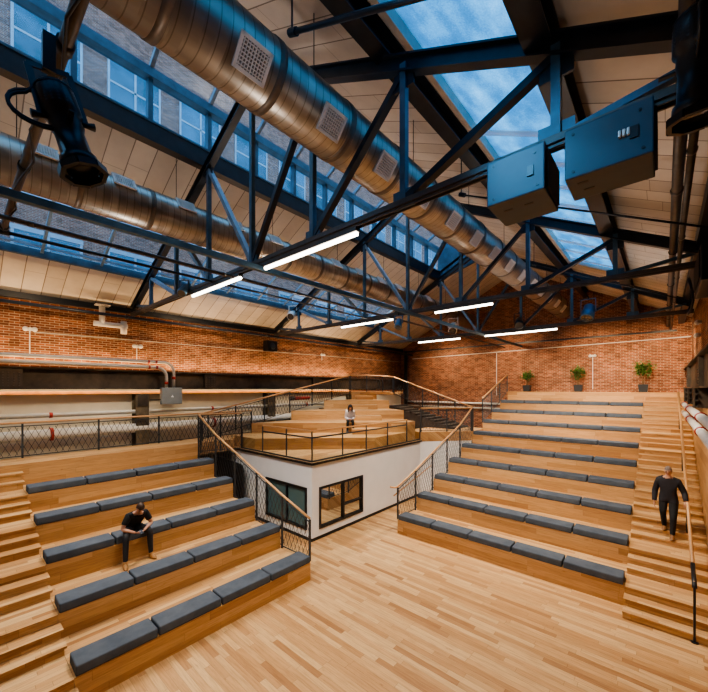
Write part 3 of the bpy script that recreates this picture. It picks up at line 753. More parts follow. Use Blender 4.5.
# ------------------------------------------------------------------ cushions
def cushion_data(l, d, h, name):
    b = MB(); b.box(-l / 2, l / 2, 0, d, 0, h); me = b.data(name, M['cushion'], True, .028, 3); return me
cw = (LY1 - LY0) / 4; CL = cushion_data(cw - .03, .45, .165, 'bench_cushion_low')
ORD = ['front', 'second', 'third', 'fourth', 'fifth', 'sixth', 'seventh', 'eighth', 'top']
POSL = ['at the stair end', 'second from the stair', 'third from the stair', 'at the mesh railing end']
for k in range(1, 6):
    for j in range(4):
        o = bpy.data.objects.new('seat_cushion', CL); COL.objects.link(o)
        o.location = (LX - (k - 1) * T + .015 - random.random() * .015, LY0 + cw * (j + .5), H * k + .001); o.rotation_euler = (0, 0, PI / 2 + random.uniform(-.004, .004))
        row = ORD[k - 1] if k < 5 else 'top'
        tag(o, f'charcoal seat cushion on the {row} row of the low bleacher, {POSL[j]}', 'cushion', 'cushions on the low bleacher')
cw = (RX1 - RX0 - .02) / 5; CR = cushion_data(cw - .03, .45, .165, 'bench_cushion_tall')
POSR = ['at the mesh railing end', 'second from the railing', 'in the middle', 'second from the stair', 'at the stair end']
for k in range(1, 10):
    for j in range(5):
        o = bpy.data.objects.new('seat_cushion', CR); COL.objects.link(o)
        o.location = (RX0 + .02 + cw * (j + .5), RY + (k - 1) * T - .015 + random.random() * .015, H * k + .001); o.rotation_euler = (0, 0, random.uniform(-.004, .004))
        tag(o, f'charcoal seat cushion on the {ORD[k-1]} row of the tall bleacher, {POSR[j]}', 'cushion', 'cushions on the tall bleacher')

# ------------------------------------------------------------------ white room with terrace on top
BX, BY, BZT = -8.32, 7.5, 2.42
EX = 14.05; WXL = -13.2
def wall_with_hole(name, axis, c, th, a0, a1, z0, z1, h0, h1, hz0, hz1):
    b = MB()
    for p0, p1, q0, q1 in ((a0, h0, z0, z1), (h1, a1, z0, z1), (h0, h1, z0, hz0), (h0, h1, hz1, z1)):
        if axis == 'X': b.box(p0, p1, c, c + th, q0, q1)
        else: b.box(c, c - th, p0, p1, q0, q1)
    return struct(b.build(name, M['white'], weld=False))
wall_with_hole('wall_room_aisle', 'X', BY, .15, WXL, BX, 0, BZT, -10.76, -8.55, .32, 1.66)
wall_with_hole('wall_room_stage', 'Y', BX, .15, BY + .15, EX, 0, BZT, 7.8, 9.98, .32, 1.66)
struct(MB().prism([(BX, EX), (RX0 - .01, 16.0), (RX0 - .01, 16.2), (BX - .2, EX + .2)], 0, 2.42).build('wall_aisle_end', M['white']))
struct(MB().box(WXL, BX - .15, BY + .15, EX, .01, .02).build('floor_room', M['floor']))
struct(MB().box(WXL, BX - .15, BY + 4.2, BY + 4.3, 0, BZT).build('wall_room_inner', M['plaster']))
for y0, y1, x0, x1 in ((BY - .012, BY, WXL, BX), (BY, EX, BX, BX + .012)):
    struct(MB().box(x0, x1, y0, y1, 0, .1).build('baseboard_room', M['black']))
def room_window(n, axis, c, a0, a1, z0, z1, mul, glass):
    root = struct(thing('window_%d' % n, None, None, (0, 0, 0))); s_ = -1 if axis == 'X' else 1
    def bar(p0, p1, q0, q1, name, m):
        if axis == 'X': MB().box(p0, p1, c - .035, c + .10, q0, q1).build(name, m, root)
        else: MB().box(c - .10, c + .035, p0, p1, q0, q1).build(name, m, root)
    t = .075
    bar(a0, a1, z0, z0 + t, 'window_frame', M['black']); bar(a0, a1, z1 - t, z1, 'window_frame', M['black'])
    bar(a0, a0 + t, z0 + t, z1 - t, 'window_frame', M['black']); bar(a1 - t, a1, z0 + t, z1 - t, 'window_frame', M['black'])
    bar(mul - .03, mul + .03, z0 + t, z1 - t, 'window_mullion', M['black'])
    if axis == 'X': MB().box(a0 + t, a1 - t, c + .03, c + .045, z0 + t, z1 - t).build('window_pane', glass, root)
    else: MB().box(c - .045, c - .03, a0 + t, a1 - t, z0 + t, z1 - t).build('window_pane', glass, root)
    return root
room_window(5, 'X', BY, -10.76, -8.55, .32, 1.66, -9.57, M['roomglass'])
wr = room_window(6, 'Y', BX, 7.8, 9.98, .32, 1.66, 8.95, M['roomglass2'])
MB().box(BX - .08, BX + .03, 8.98, 9.91, .80, .85).build('window_mullion', M['black'], wr)
# dark curved screen in the aisle
sc_ = MB(); pts = [(-14.1, 0), (-11.85, 0), (-11.85, 1.55)] + [(-12.1 + .25 * math.cos(a), 1.72 + .25 * math.sin(a)) for a in (.2, .6, 1.0, 1.4)] + [(-13.2, 2.05), (-14.1, 2.1)]
sc_.prism(pts, 0, .06); sc_.v = [(p[0], BY - .28 + p[2], p[1]) for p in sc_.v]
tag(sc_.build('screen_panel', M['black']), 'black round cornered screen against the white room behind the mesh railing', 'screen')

# terrace and pyramid of seats in the far corner
def clip(poly, nx, ny, c):
    out = []
    for i in range(len(poly)):
        p, q = poly[i], poly[(i + 1) % len(poly)]; a = nx * p[0] + ny * p[1] - c; b = nx * q[0] + ny * q[1] - c
        if a >= 0: out.append(p)
        if (a >= 0) != (b >= 0): t = a / (a - b); out.append((p[0] + (q[0] - p[0]) * t, p[1] + (q[1] - p[1]) * t))
    return out
S2 = math.sqrt(.5)
struct(MB().prism([(WXL, BY - .08), (BX + .08, BY - .08), (BX + .08, EX), (-9, 17), (WXL, 17)], BZT, 2.50, 0, 1).build('floor_terrace', [M['black'], M['ty']]))
DN = [13.6, 15.2, 16.7, 18.2, 19.7]; ZN = [2.93, 3.36, 3.79, 4.22, 4.65]
root = thing('corner_seating', 'oak corner seating of diagonal tiers narrowing upward behind the glass railing', 'bleacher', (-11, 12.5, 2.5))
A_, B_ = V((-8.0, 13.55, 0)), V((-11.9, 15.65, 0)); nrm = V((-(B_ - A_).y, (B_ - A_).x, 0)); nrm = nrm if nrm.dot(V((-12, 10, 0)) - A_) > 0 else -nrm
def seat_poly(d0, d1):
    p = [(-13.1, 4), (-4, 4), (-4, 22), (-13.1, 22)]
    p = clip(p, -S2, S2, d0); p = clip(p, S2, -S2, -d1); p = clip(p, nrm.x, nrm.y, nrm.dot(A_)); p = clip(p, 0, 1, BY + .1); p = clip(p, -1, 0, 8.4)
    return p
for i in range(5):
    d1 = DN[i + 1] if i < 4 else 30
    MB().prism(seat_poly(DN[i], d1), 2.5, ZN[i], 0, 1).build('seat_tier', [M['rd'], M['td']], root)
for i in (1, 2, 3, 4):
    e0, e1 = (.9, 2.35) if i < 4 else (1.35, 2.3)
    d0, d1 = DN[i] - .62, DN[i]
    q = [(e0, d0), (e1, d0), (e1, d1), (e0, d1)]
    MB().prism([(S2 * (e - d), S2 * (e + d)) for e, d in q], ZN[i - 1], (ZN[i] + ZN[i - 1]) / 2, 0, 1).build('half_step', [M['rd'], M['td']], root)
# walkways joining the terrace with the bleachers
struct(MB().prism([(-14.4, LY1), (-12.84, LY1), (-12.84, 6.4), (-12.75, BY - .1), (-13.1, BY - .1), (-13.1, 9), (-14.4, 9)], 2.40, PZ_L, 0, 1).build('floor_walkway', [M['ry'], M['ty']]))
struct(MB().prism([(BX + .0, EX), (RX0, 16.0), (RX0, 17.6), (-8.8, 17.6), (-9.3, 14.4)], 2.42, 2.85, 0, 1).build('floor_walkway', [M['rx'], M['tx']]))
def run_stair(name, label, along, a0, a1, c0, c1, z0, z1, n, mats):
    root = thing(name, label, 'stair', (0, 0, 0)); root.location = ((c0 + c1) / 2, a0, z0) if along == 'Y' else (a0, (c0 + c1) / 2, z0)
    for i in range(n):
        s0 = a0 + (a1 - a0) * i / n; s1 = a0 + (a1 - a0) * (i + 1) / n; zt = z0 + (z1 - z0) * (i + 1) / n
        if along == 'Y': MB().box(c0, c1, s0, s1, 2.42, zt, 0, 1).build('stair_step', mats, root)
        else: MB().box(s0, s1, c0, c1, 2.42, zt, 0, 1).build('stair_step', mats, root)
run_stair('wall_side_stair', 'dark stair rising along the long brick wall behind the mesh railing', 'Y', 9.0, 14.6, -13.95, -13.106, PZ_L, 4.0, 11, [M['darkstep'], M['darkstep']])
run_stair('gable_side_stair', 'dark stair rising along the far brick wall towards the corner landing', 'X', -7.6, -11.6, 16.1, 17.6, 2.85, 3.9, 11, [M['darkstep'], M['darkstep']])
struct(MB().prism([(-13.95, 14.6), (-13.1, 14.8), (-11.9, 15.75), (-11.6, 16.1), (-11.6, 17.6), (-13.95, 17.6)], 4.5, 4.65, 0, 1).build('floor_landing', [M['rd'], M['td']]))

# ------------------------------------------------------------------ mesh railings
def net(p00, p10, p11, p01, pitch=.16, slope=2.1, r=.0068):
    """diamond net in the quad p00-p10 (bottom) p01-p11 (top), upright sides"""
    b = MB(); p00, p10, p11, p01 = map(V, (p00, p10, p11, p01)); w = V((p10.x - p00.x, p10.y - p00.y, 0)).length
    hd = V((p10.x - p00.x, p10.y - p00.y, 0)) / w; zb = lambda s: p00.z + (p10.z - p00.z) * s / w; zt = lambda s: p01.z + (p11.z - p01.z) * s / w
    zmin = min(p00.z, p10.z); zmax = max(p01.z, p11.z); span = (zmax - zmin) / slope
    s = -span
    while s < w + span:
        for sg in (1, -1):
            # z = zmin + sg*slope*(q - s)  (for -1 start at zmax side)
            pts = []
            N_ = 24; lo = None
            f = lambda q: zmin + slope * (q - s) if sg == 1 else zmin + slope * (s + span - q)
            ins = [q * w / 60 for q in range(61) if zb(q * w / 60) <= f(q * w / 60) <= zt(q * w / 60)]
            if len(ins) > 1:
                a, e = ins[0], ins[-1]
                P = lambda q: V((p00.x, p00.y, 0)) + hd * q + V((0, 0, f(q)))
                b.tube([P(a), P(e)], r, 3, 0, False)
        s += pitch
    return b
def railing(name, label, segs, post_m='netsteel', top_m='rail_wood', group=None, h_posts=True, glass=False, ledge=None):
    """segs: list of (x, y, zbottom, ztop) post stations"""
    root = thing(name, label, 'railing', segs[0][:3], group)
    for x, y, zb, zt in segs:
        MB().box(x - .022, x + .022, y - .022, y + .022, zb, zt - .03).build('railing_post', M[post_m], root)
    MB().tube([(x, y, zt) for x, y, zb, zt in segs], .032, 10).build('handrail', M[top_m], root, True)
    for (x0, y0, b0, t0), (x1, y1, b1, t1) in zip(segs, segs[1:]):
        b0 += .06; b1 += .06; t0 -= .1; t1 -= .1
        b = MB(); b.beam((x0, y0, b0), (x1, y1, b1), .018, .025); b.beam((x0, y0, t0), (x1, y1, t1), .018, .025)
        b.beam((x0, y0, b0), (x0, y0, t0), .018, .02); b.beam((x1, y1, b1), (x1, y1, t1), .018, .02)
        b.build('net_frame', M[post_m], root)
        if V((x1 - x0, y1 - y0, 0)).length > .2: net((x0, y0, b0), (x1, y1, b1), (x1, y1, t1), (x0, y0, t0)).build('mesh_panel', M['netsteel'], root)
    return root
yr = LY1 + .03
segs = [(LX - .06, yr, H, H + 1.08)] + [(LX - k * T + .04, yr, H * (k + 0), H * (k + 1) + 1.0) for k in range(1, 5)] + [(LX - 5 * T, yr, H * 5, PZ_L + 1.05)]
railing('mesh_railing', 'sloping mesh railing with oak handrail at the aisle end of the low bleacher', segs)
xr_ = RX0 - .03
segs = [(xr_, RY + .06, H, H + 1.08)] + [(xr_, RY + k * T - .04, H * k, H * (k + 1) + 1.0) for k in range(1, 5)] + [(xr_, RY + 5 * T, H * 5, 3.92)]
r_ = railing('mesh_railing', 'sloping mesh railing with oak handrail at the aisle end of the tall bleacher', segs)
MB().tube([(xr_, RY + .06, H + 1.08), (xr_ - .02, RY - .06, H + 1.07), (xr_ - .2, RY - .1, H + 1.07)], .03, 8).build('handrail_return', M['rail_wood'], r_, True)
MB().tube([(xr_ - .05, RY - .1, .95 + .3), (xr_ - .05, RY + 2.4, 1.85)], .02, 8).build('side_handrail', M['rail_wood'], r_, True)
railing('mesh_railing', 'level mesh railing along the back of the low bleacher below the long wall', [(-13.9, -.45 + 1.83 * k, PZ_L, PZ_L + 1.02) for k in range(4)] + [(-13.9, 6.9, PZ_L, PZ_L + 1.02), (-13.9, 8.9, PZ_L, PZ_L + 1.02)])
railing('mesh_railing', 'short level mesh railing between the low bleacher and the glass railing', [(LX - 5 * T, yr + .08, 2.45, PZ_L + 1.05), (-12.62, 6.75, 2.45, PZ_L + 1.05), (-12.4, 7.5, 2.45, PZ_L + 1.05)])
segs = [(-13.15, 6.3 + k * 1.39, 2.85 + k * .28, 3.88 + k * .278) for k in range(7)]
railing('mesh_railing', 'rising mesh railing beside the stair along the long wall', segs)
railing('mesh_railing', 'dark mesh railing across the top of the corner seating', [(-13.15, 14.75, 4.65, 5.56), (-12.45, 15.3, 4.65, 5.57), (-11.75, 15.85, 4.65, 5.52), (-11.2, 16.05, 4.6, 5.47)])
railing('mesh_railing', 'descending mesh railing beside the stair along the far brick wall', [(-11.15 + k * .89, 16.08, 4.5 - k * .33, 5.46 - k * .302) for k in range(6)])
railing('mesh_railing', 'level mesh railing on the walkway between the glass railing and the tall bleacher', [(BX + .02, EX + .05, 2.85, 3.94), (-7.5, 15.05, 2.85, 3.93), (RX0 - .06, 16.0, 2.85, 3.92)])
railing('mesh_railing', 'sloping mesh railing beside the upper rows of the tall bleacher by the plants', [(xr_, 17.3, 3.15, 4.36), (xr_, 18.5, 3.6, 4.78), (xr_, 19.7, 4.05, 5.2), (xr_, 20.95, 4.65, 5.62)])
# handrail of the tall stair
root = thing('stair_handrail', 'long oak handrail on black posts down the stair where the man walks', 'handrail', (.45, 9.3, 0))
def tread(y): return max([z_ for q, z_ in L if q - .02 <= y] or [0]) + .001
MB().tube([(.44, 9.4, 1.10), (.44, 19.2, 1.10 + 9.8 * .366)], .034, 10).build('handrail', M['rail_wood'], root, True)
MB().tube([(.44, 9.31, 1.04), (.44, 9.42, 1.105), (.44, 9.9, 1.28)], .038, 10).build('rail_sleeve', M['black'], root, True)
for y_ in (9.31, 12.2, 15.1, 18.0): MB().tube([(.44, y_, 0.0 if y_ < 9.5 else tread(y_)), (.44, y_, 1.06 + (y_ - 9.31) * .366)], .02, 8).build('rail_post', M['black'], root)
MB().lathe((.44, 9.31, .0), (.44, 9.31, .02), [(0, .06), (1, .06)], 12).build('post_foot', M['black'], root)

# glass railing of the terrace
root = thing('glass_railing', 'glass railing with black posts and oak cap around the terrace above the white room', 'railing', (BX, BY, 2.5))
ga = [(-12.35, BY), (-10.98, BY), (-9.6, BY), (BX, BY)]; gb = [(BX, BY), (BX, 8.91), (BX, 10.2), (BX, 11.55), (BX, 12.95), (BX, EX)]
for pts in (ga, gb):
    for (x0, y0), (x1, y1) in zip(pts, pts[1:]):
        MB().beam((x0, y0, 2.9), (x1, y1, 2.9), .014, .68).build('glass_panel', M['railglass'], root)
        MB().beam((x0, y0, 2.53), (x1, y1, 2.53), .05, .05).build('bottom_rail', M['netsteel'], root)
        if (x0, y0) == ga[0] or (x1, y1) == gb[-1]: continue
        MB().beam((x0, y0, 3.27), (x1, y1, 3.27), .03, .05).build('top_rail', M['netsteel'], root)
        MB().beam((x0, y0, 3.48), (x1, y1, 3.48), .06, .045).build('oak_cap', M['rail_wood'], root)
for x, y in ga + gb[1:]: MB().box(x - .017, x + .017, y - .017, y + .017, 2.5, 3.24 if (x, y) in (ga[0], gb[-1]) else 3.46).build('railing_post', M['netsteel'], root)
root = thing('red_valve', 'small red brown pipe fitting on the dark ledge behind the rising railing', 'pipe fitting', (-13.6, 9.9, 4.0))
MB().tube([(-13.75, 11.2, 4.35), (-13.75, 12.2, 4.35)], .09, 10).build('fitting_body', M['redclamp'], root, True)
MB().tube([(-13.75, 11.0, 4.35), (-13.75, 11.2, 4.35)], .11, 10).build('fitting_flange', M['brownsteel'], root, True)
# ------------------------------------------------------------------ people
def skin(nodes, edges, root, sub=2):
    names = list(nodes); me = bpy.data.meshes.new('tmp'); idx = {n: i for i, n in enumerate(names)}
    me.from_pydata([nodes[n][0] for n in names], [(idx[a], idx[b]) for a, b in edges], [])
    o = bpy.data.objects.new('tmp', me); COL.objects.link(o)
    o.modifiers.new('s', 'SKIN')
    if not me.skin_vertices: me.attributes.new('skin', 'FLOAT', 'POINT')
    for n, i in idx.items():
        r = nodes[n][1]; sv = me.skin_vertices[0].data[i]
        sv.radius = r if isinstance(r, tuple) else (r, r); sv.use_root = (n == root)
    m = o.modifiers.new('u', 'SUBSURF'); m.levels = m.render_levels = sub
    dg = bpy.context.evaluated_depsgraph_get(); ev = o.evaluated_get(dg)
    out = bpy.data.meshes.new_from_object(ev)
    bpy.data.objects.remove(o); return out

def sub_nodes(N, keys, grow):
    return {k: (N[k][0], tuple(a * grow for a in N[k][1]) if isinstance(N[k][1], tuple) else N[k][1] * grow) for k in keys}

def hand(b, wrist, d, palm_n, curl=.6, thumb_side=1):
    """palm and five fingers as one skinned chain each; d = pointing direction, palm_n = palm normal"""
    d = V(d).normalized(); n = V(palm_n); n = (n - d * n.dot(d)).normalized(); s = d.cross(n).normalized() * thumb_side
    w = V(wrist)
    M_ = Matrix((s, d, n)).transposed()
    b.ball(w + d * .045, .040, .052, .018, 10, 6, 0, M_.to_4x4())
    for i, (off, ln) in enumerate(((.027, .070), (.009, .078), (-.009, .073), (-.026, .058))):
        p = w + d * .082 + s * off; q = [p - d * .02]; a = 0; cur = d.copy()
        for f in (.45, .3, .25):
            a += curl * .55; cur = d * math.cos(a) + n * math.sin(a); p = p + cur * ln * f
            q.append(p.copy())
        b.tube([q[0], w + d * .082 + s * off, q[1], q[2], q[3]], [.010, .0105, .0095, .0085, .0065], 6)
    p = w + d * .03 + s * .034; t1 = p + (d * .6 + s * .75 + n * .2).normalized() * .035; t2 = t1 + (d * .9 + s * .2 + n * .45).normalized() * .03
    b.tube([w + d * .02 + s * .015, p, t1, t2], [.014, .013, .011, .008], 6)

def head(b, c, fwd, up, scale=1.0):
    """head with nose, ears, brow and jaw; returns axes"""
    f = V(fwd).normalized(); u = V(up); u = (u - f * u.dot(f)).normalized(); s = u.cross(f).normalized()
    M_ = Matrix((f, s, u)).transposed().to_4x4()
    def shape(p):
        z = p.z / .118
        if z < -.1:                                       # jaw narrows, chin forward
            k = 1 - .34 * min(1, (-z - .1) / .9); p.y *= k; p.x = p.x * (k * .96) + .010 * (-z)
        if z > .2: p.x *= 1 - .05 * (z - .2)
        return p * scale
    b.ball(c, .094, .074, .118, 18, 14, 0, M_, shape)
    R_ = lambda x, y, z: V(c) + (f * x + s * y + u * z) * scale
    b.tube([R_(.088, 0, .018), R_(.104, 0, -.012), R_(.112, 0, -.026), R_(.092, 0, -.036)], [.008 * scale, .011 * scale, .013 * scale, .010 * scale], 6)
    for q in (-1, 1):
        b.ball(R_(-.004, q * .075, -.008), .020 * scale, .009 * scale, .032 * scale, 8, 6, 0, M_)
        b.tube([R_(.084, q * .012, .022), R_(.084, q * .034, .030), R_(.070, q * .050, .022)], .006 * scale, 5)
    return R_, M_

def face_parts(R_, M_, root, hairmat, scale=1.0):
    for q in (-1, 1):
        e = MB(); e.ball(R_(.083, q * .030, .008), .008 * scale, .013 * scale, .007 * scale, 8, 6, 0, M_); e.build('eye', M['eye'], root, True)
        e = MB(); e.tube([R_(.092, q * .014, .026), R_(.091, q * .034, .034), R_(.078, q * .048, .027)], .005 * scale, 5); e.build('eyebrow', hairmat, root, True)
    e = MB(); e.tube([R_(.086, -.022, -.060), R_(.096, 0, -.058), R_(.086, .022, -.060)], [.004, .007, .004], 6); e.build('mouth', M['lip'], root, True)

def basis(origin, phi):
    o = V(origin); F = V((math.cos(phi), math.sin(phi), 0)); Ls = V((-math.sin(phi), math.cos(phi), 0))
    return lambda f, s, u: o + F * f + Ls * s + V((0, 0, u)), F, Ls

def limbs(side):
    return [('chest', 'sh' + side), ('sh' + side, 'el' + side), ('el' + side, 'fo' + side), ('fo' + side, 'wr' + side)]
def legs(side):
    return [('pelvis', 'hip' + side), ('hip' + side, 'th' + side), ('th' + side, 'kn' + side), ('kn' + side, 'ca' + side), ('ca' + side, 'an' + side)]

def person(label, loc, N, headc, headf, headu, hands, sleeves, top_mat, leg_mat, shoe_mat, feet, hairfn, hairmat, hscale=1.0, hang=.0):
    """N: joints; one continuous body, clothing and hair as parts"""
    root = thing('person', label, 'person', loc)
    hc = V(headc); hu = V(headu).normalized()
    N['neck'] = (N['neck'][0], N['neck'][1]); N['skull'] = (hc - hu * .03, .052)
    E = [('pelvis', 'spine'), ('spine', 'chest'), ('chest', 'neck'), ('neck', 'skull')]
    for s_ in 'LR': E += limbs(s_) + legs(s_)
    body = MB(); body.mesh(skin(N, E, 'pelvis'))
    for a, (tip, r) in feet.items():
        pass
    R_, M_ = head(body, hc, headf, headu, hscale)
    for side, d, n, curl in hands: hand(body, N['wr' + side][0], d, n, curl, 1 if side == 'L' else -1)
    for side in 'LR':
        a = V(N['an' + side][0]); t = V(feet[side][0]); body.tube([a, a.lerp(t, .5) - V((0, 0, .015)), t], [.038, .036, .028], 8)
    body.build('body', M['skin'], root, True)
    face_parts(R_, M_, root, hairmat, hscale)
    bones = [(a_, b_, V(N[a_][0]), V(N[b_][0])) for a_, b_ in E]
    def zone(p):
        best = None
        for a_, b_, A, B_ in bones:
            d_ = B_ - A; t_ = max(0, min(1, (p - A).dot(d_) / d_.length_squared)); q_ = (p - A - d_ * t_).length / (.5 * (rad(N[a_][1]) + rad(N[b_][1])))
            if best is None or q_ < best[0]: best = (q_, a_, b_, t_)
        return best[1:]
    def rad(r): return sum(r) / 2 if isinstance(r, tuple) else r
    src = skin(N, E, 'pelvis', 3); nv = [v.normal.copy() for v in src.vertices]
    def garment(name, test, off, mat_):
        g = MB(); used = {}
        for p_ in src.polygons:
            if test(*zone(p_.center)):
                f = []
                for i in p_.vertices:
                    if i not in used: used[i] = len(g.v); g.v.append(tuple(src.vertices[i].co + nv[i] * off))
                    f.append(used[i])
                g.f.append(tuple(f)); g.m.append(0)
        o_ = g.build(name, mat_, root, True); m_ = o_.modifiers.new('thick', 'SOLIDIFY'); m_.thickness = off * .8; m_.offset = -1
    arm_end = 'fo' if sleeves == 'long' else 'el'
    def in_shirt(a_, b_, t_):
        if (a_, b_) in (('pelvis', 'spine'), ('spine', 'chest')): return True
        if (a_, b_) == ('chest', 'neck'): return t_ < (.80 if sleeves == 'long' else .72)
        if a_ == 'chest': return True
        if a_[:2] == 'sh': return sleeves == 'long' or t_ < .62
        if a_[:2] == 'el': return sleeves == 'long'
        if a_[:2] == 'fo': return sleeves == 'long' and t_ < .85
        if a_ == 'pelvis': return True
        return a_[:3] == 'hip' and t_ < hang
    garment('shirt', in_shirt, .016, top_mat)
    def in_legs(a_, b_, t_):
        if (a_, b_) == ('pelvis', 'spine'): return t_ < .5
        if a_ == 'pelvis' or a_[:3] == 'hip' or a_[:2] in ('th', 'kn'): return True
        return a_[:2] == 'ca' and t_ < .9
    garment('trousers', in_legs, .011, leg_mat)
    for side in 'LR':
        a = V(N['an' + side][0]); t = V(feet[side][0]); d = (t - a); d.z = 0; d.normalize(); zf = feet[side][1]
        sh = MB(); Mx = Matrix((d, V((-d.y, d.x, 0)), V((0, 0, 1)))).transposed().to_4x4()
        base = V((a.x, a.y, zf))
        def shp(p):
            if p.z < -.02: p.z = -.045
            if p.x > .03: p.z = p.z * (1 - 2.6 * (p.x - .03)) - .45 * (p.x - .03) * (1 if p.z > 0 else 0)
            p.y *= 1 - .8 * max(0, -p.x - .02)
            return p
        sh.ball(base + d * .065 + V((0, 0, .045)), .145, .05, .06, 16, 10, 0, Mx, shp)
        sh.tube([base + V((0, 0, .03)), base + V((0, 0, .14))], [.05, .048], 12)
        sh.build('shoe', shoe_mat, root, True)
    h = MB(); hairfn(h, R_, M_, hscale); h.build('hair', hairmat, root, True)
    return root

def short_hair(thick=1.06, cut=.012, back=-.075):
    def fn(h, R_, M_, sc):
        f0 = M_.to_3x3().col[0]
        def shape(p):
            z = p.z
            p = p * thick
            lim = .045 if p.x > .0 else (cut if p.x > -.03 else back)
            if z < lim: p.z = lim; p.x *= .96; p.y *= .98
            return p * sc
        h.ball(R_(-.006, 0, .004), .096, .0765, .119, 20, 14, 0, M_, shape)
    return fn
def long_hair(h, R_, M_, sc):
    short_hair(1.1, -.03, -.10)(h, R_, M_, sc)
    for k in range(13):
        a = PI * (.5 + (k / 12) * 1.0); x, y = .075 * math.cos(a), .075 * math.sin(a)
        drop = -.30 - .03 * math.sin(k * 2.1)
        h.tube([R_(x * .9 - .01, y * .9, .07), R_(x * 1.25 - .01, y * 1.15, -.02), R_(x * 1.1 - .01 + .015, y * 1.35, -.14), R_(x * .9 + .03, y * 1.45, -.22), R_(x * .7 + .05, y * 1.35, drop)], [.022, .03, .030, .026, .010], 6)
    for q in (-1, 1):
        h.tube([R_(.05, q * .045, .085), R_(.055, q * .082, .01), R_(.05, q * .088, -.10), R_(.065, q * .075, -.20), R_(.08, q * .065, -.30)], [.02, .022, .026, .024, .010], 6)

def seated(label, origin, phi, floor_drop, lean, feet_fs, knee_fs, hand_fsu, mats, hairfn, hairmat, sleeves, look, girth=1.0, hscale=1.0, flare=.75):
    B, F, Ls = basis(origin, phi); l = lean; g = girth
    N = {}
    N['pelvis'] = (B(0, 0, .11), (.135 * g, .12 * g)); N['spine'] = (B(.10 * l + .02, 0, .27), (.13 * g, .105 * g)); N['chest'] = (B(.30 * l + .02, 0, .43), (.155 * g, .11 * g))
    N['neck'] = (B(.46 * l + .02, 0, .555), .055 * g)
    hc = B(.58 * l + .04, 0, .665)
    for s_, q in (('L', 1), ('R', -1)):
        kf, ks = knee_fs[s_]; ff, fs = feet_fs[s_]; hf, hs, hu_ = hand_fsu[s_]
        N['sh' + s_] = (B(.37 * l + .02, q * .175 * g, .475), .066 * g)
        w = B(hf, hs, hu_); sh = V(N['sh' + s_][0])
        mid = (sh + w) / 2; L_ = .29; half = (w - sh).length / 2
        bend = math.sqrt(max(.0, L_ * L_ - half * half)) if half < L_ else 0
        out = (Ls * q * flare - V((0, 0, .6)) - F * .35); ax = (w - sh).normalized(); out = (out - ax * out.dot(ax)).normalized()
        el = mid + out * bend
        N['el' + s_] = (el, .046 * g); N['fo' + s_] = (el.lerp(w, .35), .044 * g); N['wr' + s_] = (w, .028 * g)
        hip = B(.06, q * .10 * g, .10); kn = B(kf, ks, -.02 + .09)
        N['hip' + s_] = (hip, .092 * g); N['th' + s_] = (hip.lerp(kn, .5), .078 * g); N['kn' + s_] = (kn, .058 * g)
        an = B(ff, fs, -floor_drop + .085)
        N['ca' + s_] = (kn.lerp(an, .36) - F * .012, .053 * g); N['an' + s_] = (an, .036 * g)
    feet = {s_: (V(N['an' + s_][0]) + F * .14 + Ls * (.03 if s_ == 'L' else -.03) - V((0, 0, .055)), origin[2] - floor_drop) for s_ in 'LR'}
    hf = F * math.cos(look) - V((0, 0, 1)) * math.sin(look); hu = F * math.sin(look) + V((0, 0, 1)) * math.cos(look)
    hands = []
    for s_, q in (('L', 1), ('R', -1)):
        d = (F * .55 - Ls * q * .8 - V((0, 0, .15))); hands.append((s_, d, V((0, 0, 1)) * .55 - Ls * q * .5 + F * .0, .75))
    return person(label, origin, N, hc, hf, hu, hands, sleeves, mats[0], mats[1], mats[2], feet, hairfn, hairmat, hscale)

# man on the low bleacher, third row
seated('man in black tee and jeans sitting on the low bleacher looking at his phone', (-9.38, 2.82, H * 3 + .126), 0.0, H + .126, .85,
       {'L': (.42, .26), 'R': (.52, -.29)}, {'L': (.43, .23), 'R': (.44, -.25)}, {'L': (.50, .085, .13), 'R': (.50, -.085, .12)},
       (M['tee'], M['jeans'], M['boot']), short_hair(1.07), M['hair_brown'], 'short', .75)
ph = thing('phone', 'small dark phone held in the hands of the seated man', 'phone', (-8.83, 2.82, 1.60))
Mx = Matrix.Translation((-8.785, 2.82, 1.617)) @ Matrix.Rotation(.5, 4, 'Y')
MB().obox(Mx, .055, .035, .004).build('phone_body', M['black'], ph); MB().obox(Mx @ Matrix.Translation((0, 0, .005)), .050, .031, .001).build('screen', M['lens'], ph)
# woman on the corner seating
e_, d_ = -.13 * 1 + .98, 15.2
wx, wy = S2 * (e_ - d_ - .22), S2 * (e_ + d_ + .22)
seated('woman with long dark hair and pale grey top sitting on the corner seating', (wx, wy, 3.36), -PI / 4, .43, .30,
       {'L': (.48, .12), 'R': (.46, -.14)}, {'L': (.47, .10), 'R': (.46, -.12)}, {'L': (.30, .07, .15), 'R': (.30, -.07, .14)},
       (M['knit'], M['tee'], M['black']), long_hair, M['hair_black'], 'long', .45, .86, .98, .15)
